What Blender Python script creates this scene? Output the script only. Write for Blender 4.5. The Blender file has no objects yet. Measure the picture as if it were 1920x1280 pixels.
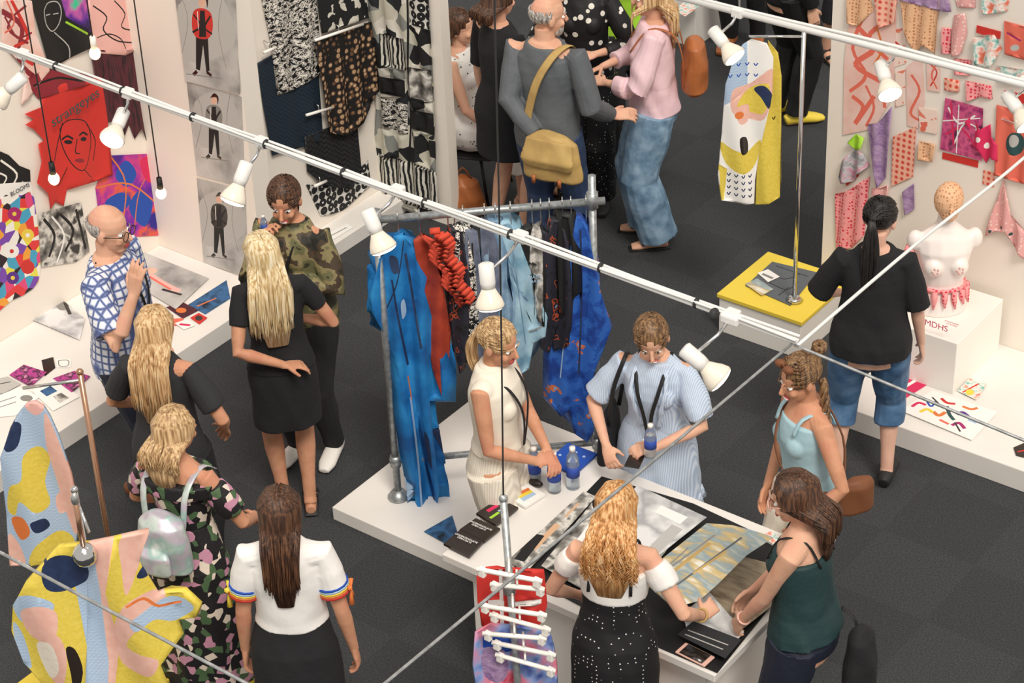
import bpy, math, random
import numpy as np
from mathutils import Vector as V, Matrix, geometry
random.seed(4)
sin,cos,pi,rad=math.sin,math.cos,math.pi,math.radians
scn=bpy.context.scene; COL=scn.collection
# ---------- surveyed camera (world x,y = booth grid axes) ----------
HC=6.9; FP=4200.0
DN=V((.0376,.8378,.5447)).normalized(); CX=V((.8007,.3005,-.5182)); CX=(CX-DN*CX.dot(DN)).normalized(); CZ=-DN; CY=CZ.cross(CX)
cam=bpy.data.cameras.new('camera'); co=bpy.data.objects.new('camera',cam); COL.objects.link(co); scn.camera=co
cam.sensor_width=36; cam.lens=FP/1920*36; cam.clip_end=100
wv=lambda k:V((CX[k],CY[k],CZ[k]))
r_,u_,b_=wv(0),-wv(1),-wv(2)
co.matrix_world=Matrix(((r_.x,u_.x,b_.x,0),(r_.y,u_.y,b_.y,0),(r_.z,u_.z,b_.z,HC),(0,0,0,1)))
UP=V((0,0,1)); AW=V((-b_.x,-b_.y,0)).normalized(); RI=AW.cross(UP)
class Pl:
    def __init__(s,n,p): s.n=n.normalized(); s.d=s.n.dot(p); s.b=UP if abs(s.n.z)<.9 else V((0,1,0)); s.a=s.b.cross(s.n).normalized(); s.b=s.n.cross(s.a)
    def p2(s,P): return V((P.dot(s.a),P.dot(s.b)))
    def p3(s,q,o=0): return s.a*q[0]+s.b*q[1]+s.n*(s.d+o)
def PX(x): return Pl(V((1,0,0)),V((x,0,0)))
def PY(y): return Pl(V((0,-1,0)),V((0,y,0)))
def PZ(z): return Pl(V((0,0,1)),V((0,0,z)))
def PC(x,y,t=0):
    n=-AW; n=Matrix.Rotation(rad(t),3,'Z')@n; return Pl(n,V((x,y,0)))
def hit(px,py,pl):
    u,v=px-960,py-640; r=V((u,v,FP)); w=V((r.dot(CX),r.dot(CY),r.dot(CZ))); o=V((0,0,HC))
    return o+w*((pl.d-pl.n.dot(o))/pl.n.dot(w))
# ---------- materials ----------
def hx(h):
    h=h.lstrip('#'); c=[int(h[i:i+2],16)/255 for i in (0,2,4)]
    return tuple((x/12.92 if x<=.04045 else ((x+.055)/1.055)**2.4) for x in c)+(1,)
MT={}
def M(name,cols,pat=None,sc=10,rough=.65,metal=0,bump=0,bsc=60,emis=0,const=False,pos=None,st=(1,1,1),trans=0,rnd=1,alpha=1,sss=0):
    if isinstance(cols,str): cols=[cols]
    m=bpy.data.materials.new(name); m.use_nodes=True; nt=m.node_tree; N=nt.nodes; L=nt.links; b=N['Principled BSDF']
    b.inputs['Roughness'].default_value=rough; b.inputs['Metallic'].default_value=metal
    b.inputs['Transmission Weight'].default_value=trans; b.inputs['Alpha'].default_value=alpha
    b.inputs['Base Color'].default_value=hx(cols[0])
    if sss: b.inputs['Subsurface Weight'].default_value=sss; b.inputs['Subsurface Scale'].default_value=.012; b.inputs['Specular IOR Level'].default_value=.3
    if emis: b.inputs['Emission Color'].default_value=hx(cols[0]); b.inputs['Emission Strength'].default_value=emis
    tc=N.new('ShaderNodeTexCoord'); mp=N.new('ShaderNodeMapping'); L.new(tc.outputs['Object'],mp.inputs[0]); mp.inputs['Scale'].default_value=st
    if pat:
        def tex(t,**k):
            n=N.new('ShaderNodeTex'+t); L.new(mp.outputs[0],n.inputs['Vector'])
            if 'Scale' in n.inputs: n.inputs['Scale'].default_value=sc
            return n
        lo,hi=0,1
        if pat=='noise': n=tex('Noise'); n.inputs['Detail'].default_value=3; f=n.outputs[0]; lo,hi=.33,.67
        elif pat=='vor':
            n=tex('Voronoi'); s=N.new('ShaderNodeSeparateColor'); L.new(n.outputs['Color'],s.inputs[0]); f=s.outputs[0]; const=True
        elif pat=='dots': n=tex('Voronoi'); n.inputs['Randomness'].default_value=rnd; f=n.outputs['Distance']; const=True
        elif pat=='dist': n=tex('Voronoi'); n.inputs['Randomness'].default_value=rnd; f=n.outputs['Distance']
        elif pat=='stripe': n=tex('Wave'); n.inputs['Distortion'].default_value=rnd if rnd!=1 else 0; f=n.outputs['Fac']
        elif pat=='plaid':
            n=tex('Wave'); n2=tex('Wave'); n2.bands_direction='Z'; a=N.new('ShaderNodeMath'); a.operation='MINIMUM'
            L.new(n.outputs['Fac'],a.inputs[0]); L.new(n2.outputs['Fac'],a.inputs[1])
            n.bands_direction='X'; n3=tex('Wave'); n3.bands_direction='Y'; a3=N.new('ShaderNodeMath'); a3.operation='MINIMUM'; L.new(a.outputs[0],a3.inputs[0]); L.new(n3.outputs['Fac'],a3.inputs[1]); f=a3.outputs[0]
        elif pat=='check': n=tex('Checker'); f=n.outputs['Fac']
        r=N.new('ShaderNodeValToRGB'); L.new(f,r.inputs[0]); k=len(cols)
        P=pos or ([i/k for i in range(k)] if const and pat in('vor',) else [lo+(hi-lo)*i/(k-1 if not const else k) for i in range(k)])
        if const: r.color_ramp.interpolation='CONSTANT'
        e=r.color_ramp.elements
        while len(e)<k: e.new(.5)
        for i in range(k): e[i].position=P[i]
        for i in range(k): e[i].color=hx(cols[i])
        L.new(r.outputs[0],b.inputs['Base Color'])
    if bump:
        n=N.new('ShaderNodeTexNoise'); n.inputs['Scale'].default_value=bsc; L.new(mp.outputs[0],n.inputs['Vector']); q=N.new('ShaderNodeBump'); q.inputs['Strength'].default_value=bump; q.inputs['Distance'].default_value=.01
        L.new(n.outputs[0],q.inputs['Height']); L.new(q.outputs[0],b.inputs['Normal'])
    MT[name]=m
M('wall','#f4ebe0',bump=.02); M('white','#f3efe8',rough=.45); M('plat',['#f0ebe5','#e9e4de'],'noise',3,rough=.4)
M('carpet',['#2c2e30','#393b3d','#484a4c'],'noise',130,rough=.95,bump=.35,bsc=260)
# carpet tiles: faint half metre squares
nt=MT['carpet'].node_tree; ck=nt.nodes.new('ShaderNodeTexChecker'); ck.inputs['Scale'].default_value=2.0; ck.inputs[1].default_value=(1,1,1,1); ck.inputs[2].default_value=(.86,.86,.87,1)
mx=nt.nodes.new('ShaderNodeMix'); mx.data_type='RGBA'; mx.blend_type='MULTIPLY'; mx.inputs[0].default_value=1
tc=[n for n in nt.nodes if n.type=='TEX_COORD'][0]; rp=[n for n in nt.nodes if n.type=='VALTORGB'][0]
nt.links.new(tc.outputs['Object'],ck.inputs[0]); nt.links.new(rp.outputs[0],mx.inputs[6]); nt.links.new(ck.outputs[0],mx.inputs[7]); nt.links.new(mx.outputs[2],nt.nodes['Principled BSDF'].inputs['Base Color'])
M('steel',['#a9abab','#cfd0cf'],'noise',30,rough=.35,metal=.85); M('chrome','#d8d8d8',rough=.12,metal=1); M('copper','#c89c80',rough=.25,metal=.9)
M('black','#161617',rough=.6,bump=.1); M('blk','#1d1d20',rough=.9,bump=.35,bsc=30); M('char','#2c2c30',bump=.3,bsc=20,rough=.85); M('navy','#1c2234',bump=.3,bsc=25); M('rubber','#222222')
M('yellow','#ecd04a',rough=.5); M('grey','#5d6267',bump=.35,bsc=25); M('red','#d0332c',rough=.7); M('dred','#8e2733'); M('coral','#e8705c'); M('pink','#eeb7ae'); M('hpink','#d8285c'); M('orange','#e07a3c'); M('blue','#1f4fb0'); M('lblue','#a9c4e0'); M('teal','#2a4e50'); M('green','#a4d63a'); M('purple','#5a2c8c'); M('cream','#efe6d6',bump=.2,bsc=30); M('brown','#7a4a2c',bump=.1); M('mag','#a8246c'); M('lgrey','#bcbab6'); M('mgrey','#8a8884'); M('paper','#f4f2ee'); M('beige','#d9b08c'); M('dgreen','#1d3a3c',bump=.3,bsc=30)
M('sk',['#d6a286','#e2b296','#e0a890'],'noise',9,rough=.62,sss=.15,bump=.04,bsc=120); M('skt',['#c68e6e','#d49c7c','#cf9074'],'noise',9,rough=.62,sss=.15,bump=.04,bsc=120); M('skp',['#dfae98','#eabfa8'],'noise',9,rough=.62,sss=.15,bump=.04,bsc=120)
M('lip','#b4504c',rough=.4); M('eyew','#f0ece8',rough=.2); M('iris','#2c2420',rough=.2)
def HR(n,c): M(n,c,'noise',14,rough=.5,st=(7,7,.6),bump=.25,bsc=30)
HR('hblond',['#b89868','#e4cc9c','#f6ead0']); HR('hstraw',['#9c7248','#d4ac7c','#eed4a8']); HR('hbrown',['#2e1d14','#4e3222','#6e4a32']); HR('hblack',['#0f0c0c','#1c1817','#2c2624']); HR('hdk',['#4a3424','#7a5a3c','#9c7a54']); HR('hgold',['#8c6a46','#c09c70','#e2c498']); HR('hgrey',['#77706a','#a8a29c','#cfcac4']); HR('hcurl',['#9a6434','#d69c60','#f0cc9c'])
M('plaid',['#4c5c90','#8492be','#ccd3e6','#f0f1f7'],'plaid',8,pos=[0,.10,.25,.45],bump=.2,bsc=20)
M('camo',['#3c3a2a','#6c6a48','#8c8058','#4a3c2c','#2a2a22'],'noise',9,const=True,pos=[0,.4,.48,.56,.63],bump=.4,bsc=14)
M('floral',['#1a191c','#1a191c','#1a191c','#4e6a48','#c890a8','#e6d8c8','#1a191c'],'vor',30,bump=.2)
M('flor2',['#e8e4da','#141416'],'dots',16,pos=[0,.28]); M('dot',['#e6e4e0','#17171a'],'dots',46,pos=[0,.15],rnd=.2); M('dotw',['#2a2a2e','#efece8'],'dots',30,pos=[0,.16])
M('bstripe',['#a9bdd8','#d4dfee'],'stripe',40,bump=.4,bsc=14); M('cstripe',['#efe8da','#d9d0c0'],'stripe',30,bump=.25,bsc=14); M('tank','#a9cbd6',bump=.3,bsc=25)
M('denim',['#5f7f9c','#7c9cb8','#98b4cc'],'noise',12,bump=.4,bsc=18); M('jeans',['#34567c','#4c7096','#6484a8'],'noise',10,bump=.4,bsc=18); M('ddenim',['#243450','#34486c'],'noise',12,bump=.3,bsc=20); M('pinks','#eecbd2',bump=.45,bsc=14); M('wtee','#f1eeea',bump=.35,bsc=14)
M('holo',['#b4c4be','#d0dcd6','#c8bccc','#a4c4bc','#dfe4e2'],'noise',7,rough=.38,metal=.2,bump=.3,bsc=12); M('tan',['#b09058','#c8a868'],'noise',8,bump=.3,bsc=20); M('leather','#b0683a',rough=.45,bump=.2,bsc=30)
M('bluec',['#0c5496','#1474ba','#2c90d0'],'noise',5,bump=.5,bsc=10); M('rust',['#8c2c1c','#b8452c'],'noise',8,bump=.4,bsc=12); M('slate',['#4c5468','#7c8498'],'noise',10,bump=.4,bsc=12); M('ldenim',['#6c9ab4','#9cc0d4','#b4d4e2'],'noise',7,bump=.5,bsc=10); M('galaxy',['#18181c','#242430','#b04c2c','#1a1a20','#8c98b4'],'noise',14,const=True,pos=[0,.4,.58,.62,.68]); M('blspl',['#123c8c','#1c4ea4','#2a62b8','#c86a3c','#7ca4d8'],'noise',11,const=True,pos=[0,.42,.5,.64,.68]); M('ropered','#d84c34',rough=.8,bump=.4,bsc=80)
M('bwscr',['#101012','#e8e2d8','#18181a','#f0eae0'],'noise',26,const=True,pos=[0,.46,.52,.58],st=(1,1,2)); M('dblue',['#14202c','#1e3040'],'check',70); M('discs',['#a07850','#caaa88','#6c4c34','#1a1818'],'dots',26,pos=[0,.16,.32,.46],rnd=.6); M('net',['#0c0c0e','#2a2a2e'],'check',60); M('bwdot',['#e2e0da','#18181a','#d8d6d0'],'dots',18,pos=[0,.12,.5],rnd=.2)
M('curt',['#16181a','#ddd8cc','#8a8c88','#22262a','#c8c4b4'],'vor',11); M('curt2',['#15181a','#d8d4c8'],'stripe',12,const=True,pos=[0,.5],rnd=3); M('gphoto',['#7c7a78','#b4b2ae','#cccac6'],'noise',4); M('flow',['#e24a7c','#f2a43c','#f4f0e8','#e8e04c','#2a1c24','#7c48b0','#e23c3c','#48a4c8'],'vor',16)
M('purp',['#4a1c8c','#7c24a8','#c83c8c','#e8603c','#2c2490'],'noise',5); M('glow',['#1c1430','#5c2c9c','#c860b0','#3cc89c'],'noise',6); M('burg',['#1c1216','#5c2430','#2c181c'],'noise',18,st=(3,3,.4))
M('corsk',['#e8846c','#f6dccf','#f6dccf','#e4705c'],'noise',14,const=True,pos=[0,.42,.5,.6]); M('croch',['#b87850','#e8b890'],'dots',55,pos=[0,.3],rnd=.3); M('lilac',['#8c6c9c','#b498b8'],'noise',20,bump=.5); M('ruff',['#8c8c90','#b8b4b8','#c890a0'],'noise',25,bump=.8,bsc=40); M('pinklace',['#d8304c','#f4a0a0'],'dots',50,pos=[0,.34],rnd=.4); M('redsq',['#d84838','#f4b8a0'],'dist',30,pos=[.2,.4],rnd=0); M('magp',['#8c1c60','#d85c8c','#5c1c48'],'noise',14); M('tealw',['#5cb0a8','#f0ece4','#e8785c'],'noise',26); M('skpaper',['#f2d4cc','#ecbcae'],'noise',8); M('lacep',['#f0cfc8','#e6a8a4'],'dots',46,pos=[.2,.3],rnd=.5)
M('ygar',['#e6cf5a','#dfc648'],'noise',60,bump=.2); M('bgar',['#b8cce2','#a4bcd8'],'check',120); M('pgar',['#efc0b0','#eab4a4'],'noise',30); M('navysp',['#24365c','#1c2a4c'],'noise',30)
M('bwart',['#1c1a1a','#8a8680','#e0dcd4','#3a3836'],'noise',10,pos=[.3,.45,.55,.65]); M('marble',['#d4ccb4','#8ca0a8','#c8b078','#e4e0d4'],'noise',5,pos=[.3,.45,.55,.65],st=(1,3,1)); M('brownp',['#6c5c4c','#a89880','#8a7a68'],'noise',4,st=(1,4,1)); M('bwsm',['#f2f2f0','#a8a8aa','#e2e2e2'],'noise',4,pos=[.35,.5,.6]); M('bluph',['#1c2c44','#3c6c9c','#101820'],'noise',9); M('magz',['#5c1c4c','#c8489c','#241424','#e890c0'],'noise',20); M('watc',['#b8c8a8','#dcd8bc','#90a8a4','#d0b080'],'noise',6,st=(1,2,1))
M('water','#dfeef6',rough=.05,trans=.8); M('label','#2c4ca8'); M('bulb','#ffd9a0',emis=9); M('spot','#ffe9c8',emis=8); M('shade','#e6dccb',rough=.15,emis=.08); M('cord','#2a2a2a'); M('wcab','#e6e5e2',rough=.4); M('lampw','#e4e2de',rough=.35); M('mann',['#f6e9e2','#f8efea'],'noise',5,rough=.35); M('galv',['#8f9496','#b6babb'],'noise',40,rough=.4,metal=.7); M('rosegold','#e8b8a8',rough=.3); M('pinkred','#d84a6c'); M('bluepink',['#3c4ca8','#8ca8dc','#e88ca4','#c8304c'],'noise',7)
def mats(x): return [MT[q] for q in ([x] if isinstance(x,str) else x)]
# ---------- geometry ----------
def lab(o,label,cat,group=None,kind=None):
    if label:
        if len(label.split())<4: label+=' pinned on the white wall'
        o['label']=label
    if cat:o['category']=cat
    if group:o['group']=group
    if kind:o['kind']=kind
    return o
def empty(name,label,cat,loc,group=None):
    o=bpy.data.objects.new(name,None); o.empty_display_size=.1; o.location=loc; COL.objects.link(o); return lab(o,label,cat,group)
class G:
    def __init__(s): s.v=[]; s.f=[]; s.m=[]; s.c=0
    def tube(s,P,R,side=None,n=14,wob=None):
        P=[V(p) for p in P]; k=len(P)
        if not isinstance(R,(list,)): R=[R]*k
        b=len(s.v)
        for i,p in enumerate(P):
            t=(P[min(i+1,k-1)]-P[max(i-1,0)]); t=t.normalized() if t.length>1e-9 else V((0,0,1))
            sd=side or (V((1,0,0)) if abs(t.x)<.9 else V((0,1,0)))
            sd=sd-t*sd.dot(t)
            if sd.length<1e-4: sd=t.orthogonal()
            sd.normalize(); ot=t.cross(sd); r=R[i]; rx,ry=(r if isinstance(r,tuple) else (r,r))
            for j in range(n):
                a=2*pi*j/n; w=1+(wob(i,a) if wob else 0); s.v.append(p+sd*rx*cos(a)*w+ot*ry*sin(a)*w)
        for i in range(k-1):
            for j in range(n):
                s.f.append((b+i*n+j,b+i*n+(j+1)%n,b+(i+1)*n+(j+1)%n,b+(i+1)*n+j)); s.m.append(s.c)
        s.f.append(tuple(b+j for j in reversed(range(n)))); s.f.append(tuple(b+(k-1)*n+j for j in range(n))); s.m+=[s.c,s.c]; return s
    def ell(s,c,r,A=None,n=14,k=9):
        A=A or Matrix.Identity(3); c=V(c); b=len(s.v)
        if not isinstance(r,tuple): r=(r,r,r)
        s.v.append(c+A@V((0,0,-r[2])))
        for i in range(1,k):
            e=-pi/2+pi*i/k
            for j in range(n):
                a=2*pi*j/n; s.v.append(c+A@V((r[0]*cos(e)*cos(a),r[1]*cos(e)*sin(a),r[2]*sin(e))))
        s.v.append(c+A@V((0,0,r[2]))); t=len(s.v)-1
        for j in range(n):
            s.f.append((b,b+1+(j+1)%n,b+1+j)); s.m.append(s.c); q=b+1+(k-2)*n; s.f.append((q+j,q+(j+1)%n,t)); s.m.append(s.c)
        for i in range(k-2):
            for j in range(n):
                q=b+1+i*n; s.f.append((q+j,q+(j+1)%n,q+n+(j+1)%n,q+n+j)); s.m.append(s.c)
        return s
    def box(s,c,d,A=None):
        A=A or Matrix.Identity(3); b=len(s.v); c=V(c)
        for z in(-.5,.5):
            for x,y in((-.5,-.5),(.5,-.5),(.5,.5),(-.5,.5)): s.v.append(c+A@V((x*d[0],y*d[1],z*d[2])))
        for f in((3,2,1,0),(4,5,6,7),(0,1,5,4),(1,2,6,5),(2,3,7,6),(3,0,4,7)): s.f.append(tuple(b+i for i in f)); s.m.append(s.c)
        return s
    def bx(s,x0,x1,y0,y1,z0,z1): return s.box(((x0+x1)/2,(y0+y1)/2,(z0+z1)/2),(x1-x0,y1-y0,z1-z0))
    def torus(s,c,R,r,A,n=20,m=6):
        P=[V(c)+A@V((R*cos(2*pi*i/n),R*sin(2*pi*i/n),0)) for i in range(n+1)]; return s.tube(P,r,side=A@V((0,0,1)),n=m)
    def out(s,name,mat,root=None,label=None,cat=None,org=None,rem=0,disp=0,df=9,bev=0,smooth=True,group=None,kind=None,it=4):
        o0=root.location.copy() if root else (V(org) if org is not None else V(min(s.v,key=lambda q:q[2])))
        me=bpy.data.meshes.new(name); me.from_pydata([q-o0 for q in s.v],[],s.f)
        for m in mats(mat): me.materials.append(m)
        me.polygons.foreach_set('material_index',s.m); me.polygons.foreach_set('use_smooth',[bool(smooth and not bev)]*len(s.f))
        o=bpy.data.objects.new(name,me); COL.objects.link(o)
        if rem:
            d=o.modifiers.new('r','REMESH'); d.mode='VOXEL'; d.voxel_size=rem; d.use_smooth_shade=True
            d=o.modifiers.new('s','SMOOTH'); d.factor=.5; d.iterations=it
            dg=bpy.context.evaluated_depsgraph_get(); m2=bpy.data.meshes.new_from_object(o.evaluated_get(dg)); o.modifiers.clear(); o.data=m2; bpy.data.meshes.remove(me); m2.name=name
            if disp:
                n=len(m2.vertices); a=np.empty(n*3,dtype=np.float32); m2.vertices.foreach_get('co',a); b=np.empty(n*3,dtype=np.float32); m2.vertices.foreach_get('normal',b); a=a.reshape(-1,3); b=b.reshape(-1,3)
                x,y,z=a[:,0]*df,a[:,1]*df,a[:,2]*df*.6
                v=np.sin(2.1*x+1.3*y+1.2*z+1.5*np.sin(2.3*z+y))+.7*np.sin(-1.7*x+2.6*y-2.1*z+1.3*np.sin(3.1*z-1.7*x))+.5*np.sin(4.3*x+3.9*y+3.1*z+1.1*np.sin(2.9*y+2*z))
                a=a+b*(v*disp*.5)[:,None]; m2.vertices.foreach_set('co',a.ravel()); m2.update()
        if bev:
            d=o.modifiers.new('b','BEVEL'); d.width=bev; d.segments=2; d.limit_method='ANGLE'
        if root: o.parent=root
        else: o.location=o0
        return lab(o,label,cat,group,kind)
def inpoly(p,P):
    x,y=p; c=False; j=len(P)-1
    for i in range(len(P)):
        xi,yi=P[i]; xj,yj=P[j]
        if (yi>y)!=(yj>y) and x<(xj-xi)*(y-yi)/(yj-yi)+xi: c=not c
        j=i
    return c
def smo(P,k=4,closed=False):
    P=[V(p) for p in P]; n=len(P)
    if n<3: return P
    R=[]
    for i in range(n if closed else n-1):
        g=(lambda j:P[j%n]) if closed else (lambda j:P[max(0,min(n-1,j))])
        a,b,c,d=g(i-1),g(i),g(i+1),g(i+2)
        for q in range(k):
            t=q/k; R.append(.5*((2*b)+(c-a)*t+(2*a-5*b+4*c-d)*t*t+(3*b-a-3*c+d)*t**3))
    if not closed: R.append(P[-1])
    return R
CNT=[0]
def art(name,label,cat,pl,out,base,sh=(),off=.004,wave=None,th=.002,root=None,group=None,round_=0,bend=None):
    CNT[0]+=1; off+=.0012*(CNT[0]%7)
    to=lambda q:pl.p2(hit(q[0],q[1],pl))
    if round_: out=[tuple(q) for q in smo([V(q) for q in out],round_,True)]
    O=[to(q) for q in out]; S=[]
    for s in sh:
        k,m=s[0],s[1]
        if k=='p': S.append((m,[to(q) for q in s[2]]))
        elif k=='s': S.append((m,[to(q) for q in smo([V(q) for q in s[2]],4,True)]))
        elif k=='e':
            c,rx,ry=s[2],s[3],s[4]; S.append((m,[to((c[0]+rx*cos(a*pi/6),c[1]+ry*sin(a*pi/6))) for a in range(12)]))
        elif k=='l':
            w=s[2]/2; Q=smo([to(q) for q in s[3]],4)
            for a,b in zip(Q,Q[1:]):
                d=(b-a)
                if d.length<1e-5: continue
                d.normalize(); nn=V((-d.y,d.x))*w; e=d*w*.3; S.append((m,[a-nn-e,b-nn+e,b+nn+e,a+nn-e]))
    vs=[];es=[]
    for P in [O]+[q[1] for q in S]:
        b=len(vs); n=len(P); vs+=P; es+=[(b+i,b+(i+1)%n) for i in range(n)]
    x0,x1=min(p.x for p in O),max(p.x for p in O); y0,y1=min(p.y for p in O),max(p.y for p in O)
    if wave or bend:
        g=max(.014,min((x1-x0),(y1-y0))/18); a=x0+g*.5
        while a<x1:
            b=y0+g*.5
            while b<y1:
                if inpoly((a,b),O): vs.append(V((a,b)))
                b+=g
            a+=g
    r=geometry.delaunay_2d_cdt(vs,es,[],0,1e-6)
    ms=[base]; 
    for q in S:
        if q[0] not in ms: ms.append(q[0])
    bb=[(min(p.x for p in P),max(p.x for p in P),min(p.y for p in P),max(p.y for p in P)) for _,P in S]
    F=[];MI=[]
    for f in r[2]:
        c=(r[0][f[0]]+r[0][f[1]]+r[0][f[2]])/3
        if not inpoly(c,O): continue
        mi=0
        for i in range(len(S)-1,-1,-1):
            q=bb[i]
            if q[0]<=c.x<=q[1] and q[2]<=c.y<=q[3] and inpoly(c,S[i][1]): mi=ms.index(S[i][0]); break
        F.append(tuple(f)); MI.append(mi)
    def dz(p):
        z=off
        if wave: z+=wave[0]*(1+sin(p.x*2*pi/wave[1]+1.7*sin(p.y*3+p.x*2)))*(.35+.65*(y1-p.y)/(y1-y0))
        if bend: z+=bend(((p.x-x0)/(x1-x0)),((p.y-y0)/(y1-y0)))
        return z
    W=[pl.p3(p,dz(p)) for p in r[0]]
    o0=root.location.copy() if root else sum(W,V((0,0,0)))/len(W)
    me=bpy.data.meshes.new(name); me.from_pydata([q-o0 for q in W],[],F)
    for m in ms: me.materials.append(MT[m])
    me.polygons.foreach_set('material_index',MI); me.polygons.foreach_set('use_smooth',[bool(wave)]*len(F))
    o=bpy.data.objects.new(name,me); COL.objects.link(o)
    d=o.modifiers.new('s','SOLIDIFY'); d.thickness=th; d.offset=-1
    if root: o.parent=root
    else: o.location=o0
    return lab(o,label,cat,group)
def txt(s,pl,q,size,m,root,ang=0,off=.014):
    c=bpy.data.curves.new('lettering','FONT'); c.body=s; c.size=size; c.extrude=.0005; c.align_x='CENTER'; c.align_y='CENTER'
    t=bpy.data.objects.new('lettering',c); COL.objects.link(t); dg=bpy.context.evaluated_depsgraph_get(); me=bpy.data.meshes.new_from_object(t.evaluated_get(dg)); bpy.data.objects.remove(t)
    p=hit(q[0],q[1],pl)+pl.n*off; A=Matrix((pl.a,pl.b,pl.n)).transposed().to_4x4()
    me.transform(Matrix.Translation(p-root.location)@A@Matrix.Rotation(rad(ang),4,'Z')); me.materials.clear(); me.materials.append(MT[m])
    o=bpy.data.objects.new('lettering',me); COL.objects.link(o); o.parent=root; return o
def struct(name,args,mat,bev=0):
    g=G(); g.bx(*args); o=g.out(name,mat,smooth=False,bev=bev); o['kind']='structure'; return o
# ---------- room ----------
struct('floor',(-16,2,0,19,-.1,0),'carpet')
WT=2.9
struct('wall_left',(-8.97,-8.85,3.5,8.0,0,WT),'wall'); struct('wall_back',(-8.85,-8.0,7.88,8.02,0,WT),'wall')
struct('wall_side',(-8.3,-8.2,8.02,9.19,0,WT),'wall'); struct('wall_end',(-8.3,-7.64,9.19,9.27,0,WT),'wall')
struct('wall_right',(-5.32,-1.5,9.65,9.77,0,WT),'wall')
def plat(x0,x1,y0,y1,z0,z1,label,name='display_platform',cat='platform'):
    g=G(); g.bx(x0,x1,y0,y1,z0,z1); return g.out(name,'plat',label=label,cat=cat,bev=.005,org=((x0+x1)/2,(y0+y1)/2,z0))
plat(-8.849,-7.92,3.5,7.879,0,.13,'low white platform under the portfolio posters wall')
plat(-8.199,-8.0,8.025,9.189,0,.1,'narrow white ledge below hanging textiles')
plat(-4.65,-1.5,8.66,9.649,0,.13,'low white platform with prints and a bust')
plat(-6.33,-5.17,6.53,7.73,0,.08,'white base platform below the clothes rail')
G().bx(-8.3,-7.75,12.1,12.7,0,.35).out('display_box','white',label='white display box beside the talking visitors',cat='box',bev=.004)
art('art_print','teal and white print lying on display box','print',PZ(.35),[(1262,20),(1290,0),(1312,12),(1285,32)],'tealw')
# ---------- left wall art ----------
L=PX(-8.85)
art('textile_hanging','pale textile with loose red scribbles','textile',L,[(0,0),(56,0),(62,60),(88,130),(60,170),(35,195),(45,130),(0,80)],'skpaper',[('l','dred',.03,[(0,20),(40,50),(30,110),(70,150)]),('l','red',.02,[(20,0),(50,70),(20,90),(60,120)]),('l','dred',.015,[(45,10),(10,50),(50,80)]),('l','dred',.012,[(5,30),(30,70),(55,60)]),('l','coral',.012,[(10,0),(25,40),(5,60)])],wave=(.012,.2))
art('textile_hanging','black textile with glowing portrait outline','textile',L,[(52,-10),(165,-10),(168,88),(88,128),(70,60)],'black',[('p','glow',[(110,-10),(165,-10),(167,60),(120,30)]),('s','black',[(80,20),(95,0),(112,8),(115,40),(100,60),(82,50)]),('l','lgrey',.006,[(80,20),(88,5),(105,3),(112,20),(108,45),(96,58),(84,45),(80,20)]),('l','lgrey',.006,[(100,60),(125,85),(128,110)]),('l','lgrey',.006,[(84,28),(92,26)]),('l','lgrey',.006,[(98,26),(107,24)]),('l','green',.012,[(120,40),(160,62)])],wave=(.01,.3))
art('burgundy_textile','dark burgundy patterned textile with fringe','textile',L,[(165,92),(285,95),(288,180),(298,262),(291,240),(286,258),(278,236),(270,262),(260,238),(250,260),(240,232),(228,252),(215,225),(190,230)],'burg',wave=(.012,.12))
art('textile_hanging','pink textile with black line drawing of a nude','textile',L,[(162,-10),(298,-10),(313,97),(262,88),(230,102),(170,98)],'pink',[('l','black',.008,[(172,10),(195,30),(190,55),(215,75),(260,80)]),('l','black',.008,[(210,0),(232,25),(225,50),(260,60),(298,82)]),('l','black',.01,[(240,-5),(262,20),(300,45)]),('l','black',.007,[(180,70),(200,62),(222,72),(232,90)]),('s','black',[(262,40),(290,45),(296,60),(270,55)])],wave=(.012,.25))
art('red_textile','dark red patterned textile piece','textile',L,[(40,150),(88,125),(170,140),(178,152),(70,185)],'dred',[('l','black',.012,[(60,160),(100,145),(150,150)])],wave=(.01,.2))
s=art('textile_hanging','ragged red textile with drawn face and handwriting','textile',L,[(76,200),(75,166),(130,152),(186,143),(193,200),(206,326),(165,340),(122,355),(117,385),(100,378),(88,390),(84,360),(62,340),(72,300),(66,268),(80,262),(58,240),(42,232),(60,222),(41,212)],'red',[
 ('l','black',.006,[(108,240),(118,225),(140,222),(160,230),(168,258),(163,290),(150,315),(135,312),(120,290),(110,262),(108,240)]),('l','black',.012,[(112,260),(120,253),(130,258)]),('l','black',.012,[(143,252),(152,247),(161,252)]),('e','black',(122,264),7,4),('e','black',(152,259),7,4),('l','black',.007,[(138,258),(134,282),(142,285)]),('e','dred',(142,298),9,4),('l','black',.005,[(150,315),(165,330)]),('l','black',.005,[(122,312),(105,350)]),('l','black',.006,[(112,228),(106,262),(100,300)]),('l','black',.006,[(160,232),(176,262),(172,300)])],wave=(.015,.3),off=.01)
txt('strangeyes',L,(130,197),.088,'teal',s,ang=6,off=.05)
art('art_print','purple and orange print with hand silhouettes','poster',L,[(178,352),(205,291),(302,287),(315,440),(190,447)],'purp',[('s','blue',[(215,330),(235,300),(255,325),(238,350)]),('s','blue',[(195,380),(225,360),(245,375),(222,400)]),('s','blue',[(240,390),(262,355),(285,380),(270,425)]),('l','orange',.01,[(180,352),(245,345),(312,400)]),('l','orange',.01,[(205,291),(235,345),(225,445)]),('l','orange',.008,[(302,300),(262,352),(250,440)]),('s','hpink',[(262,300),(298,292),(300,330),(275,340)])])
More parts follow.
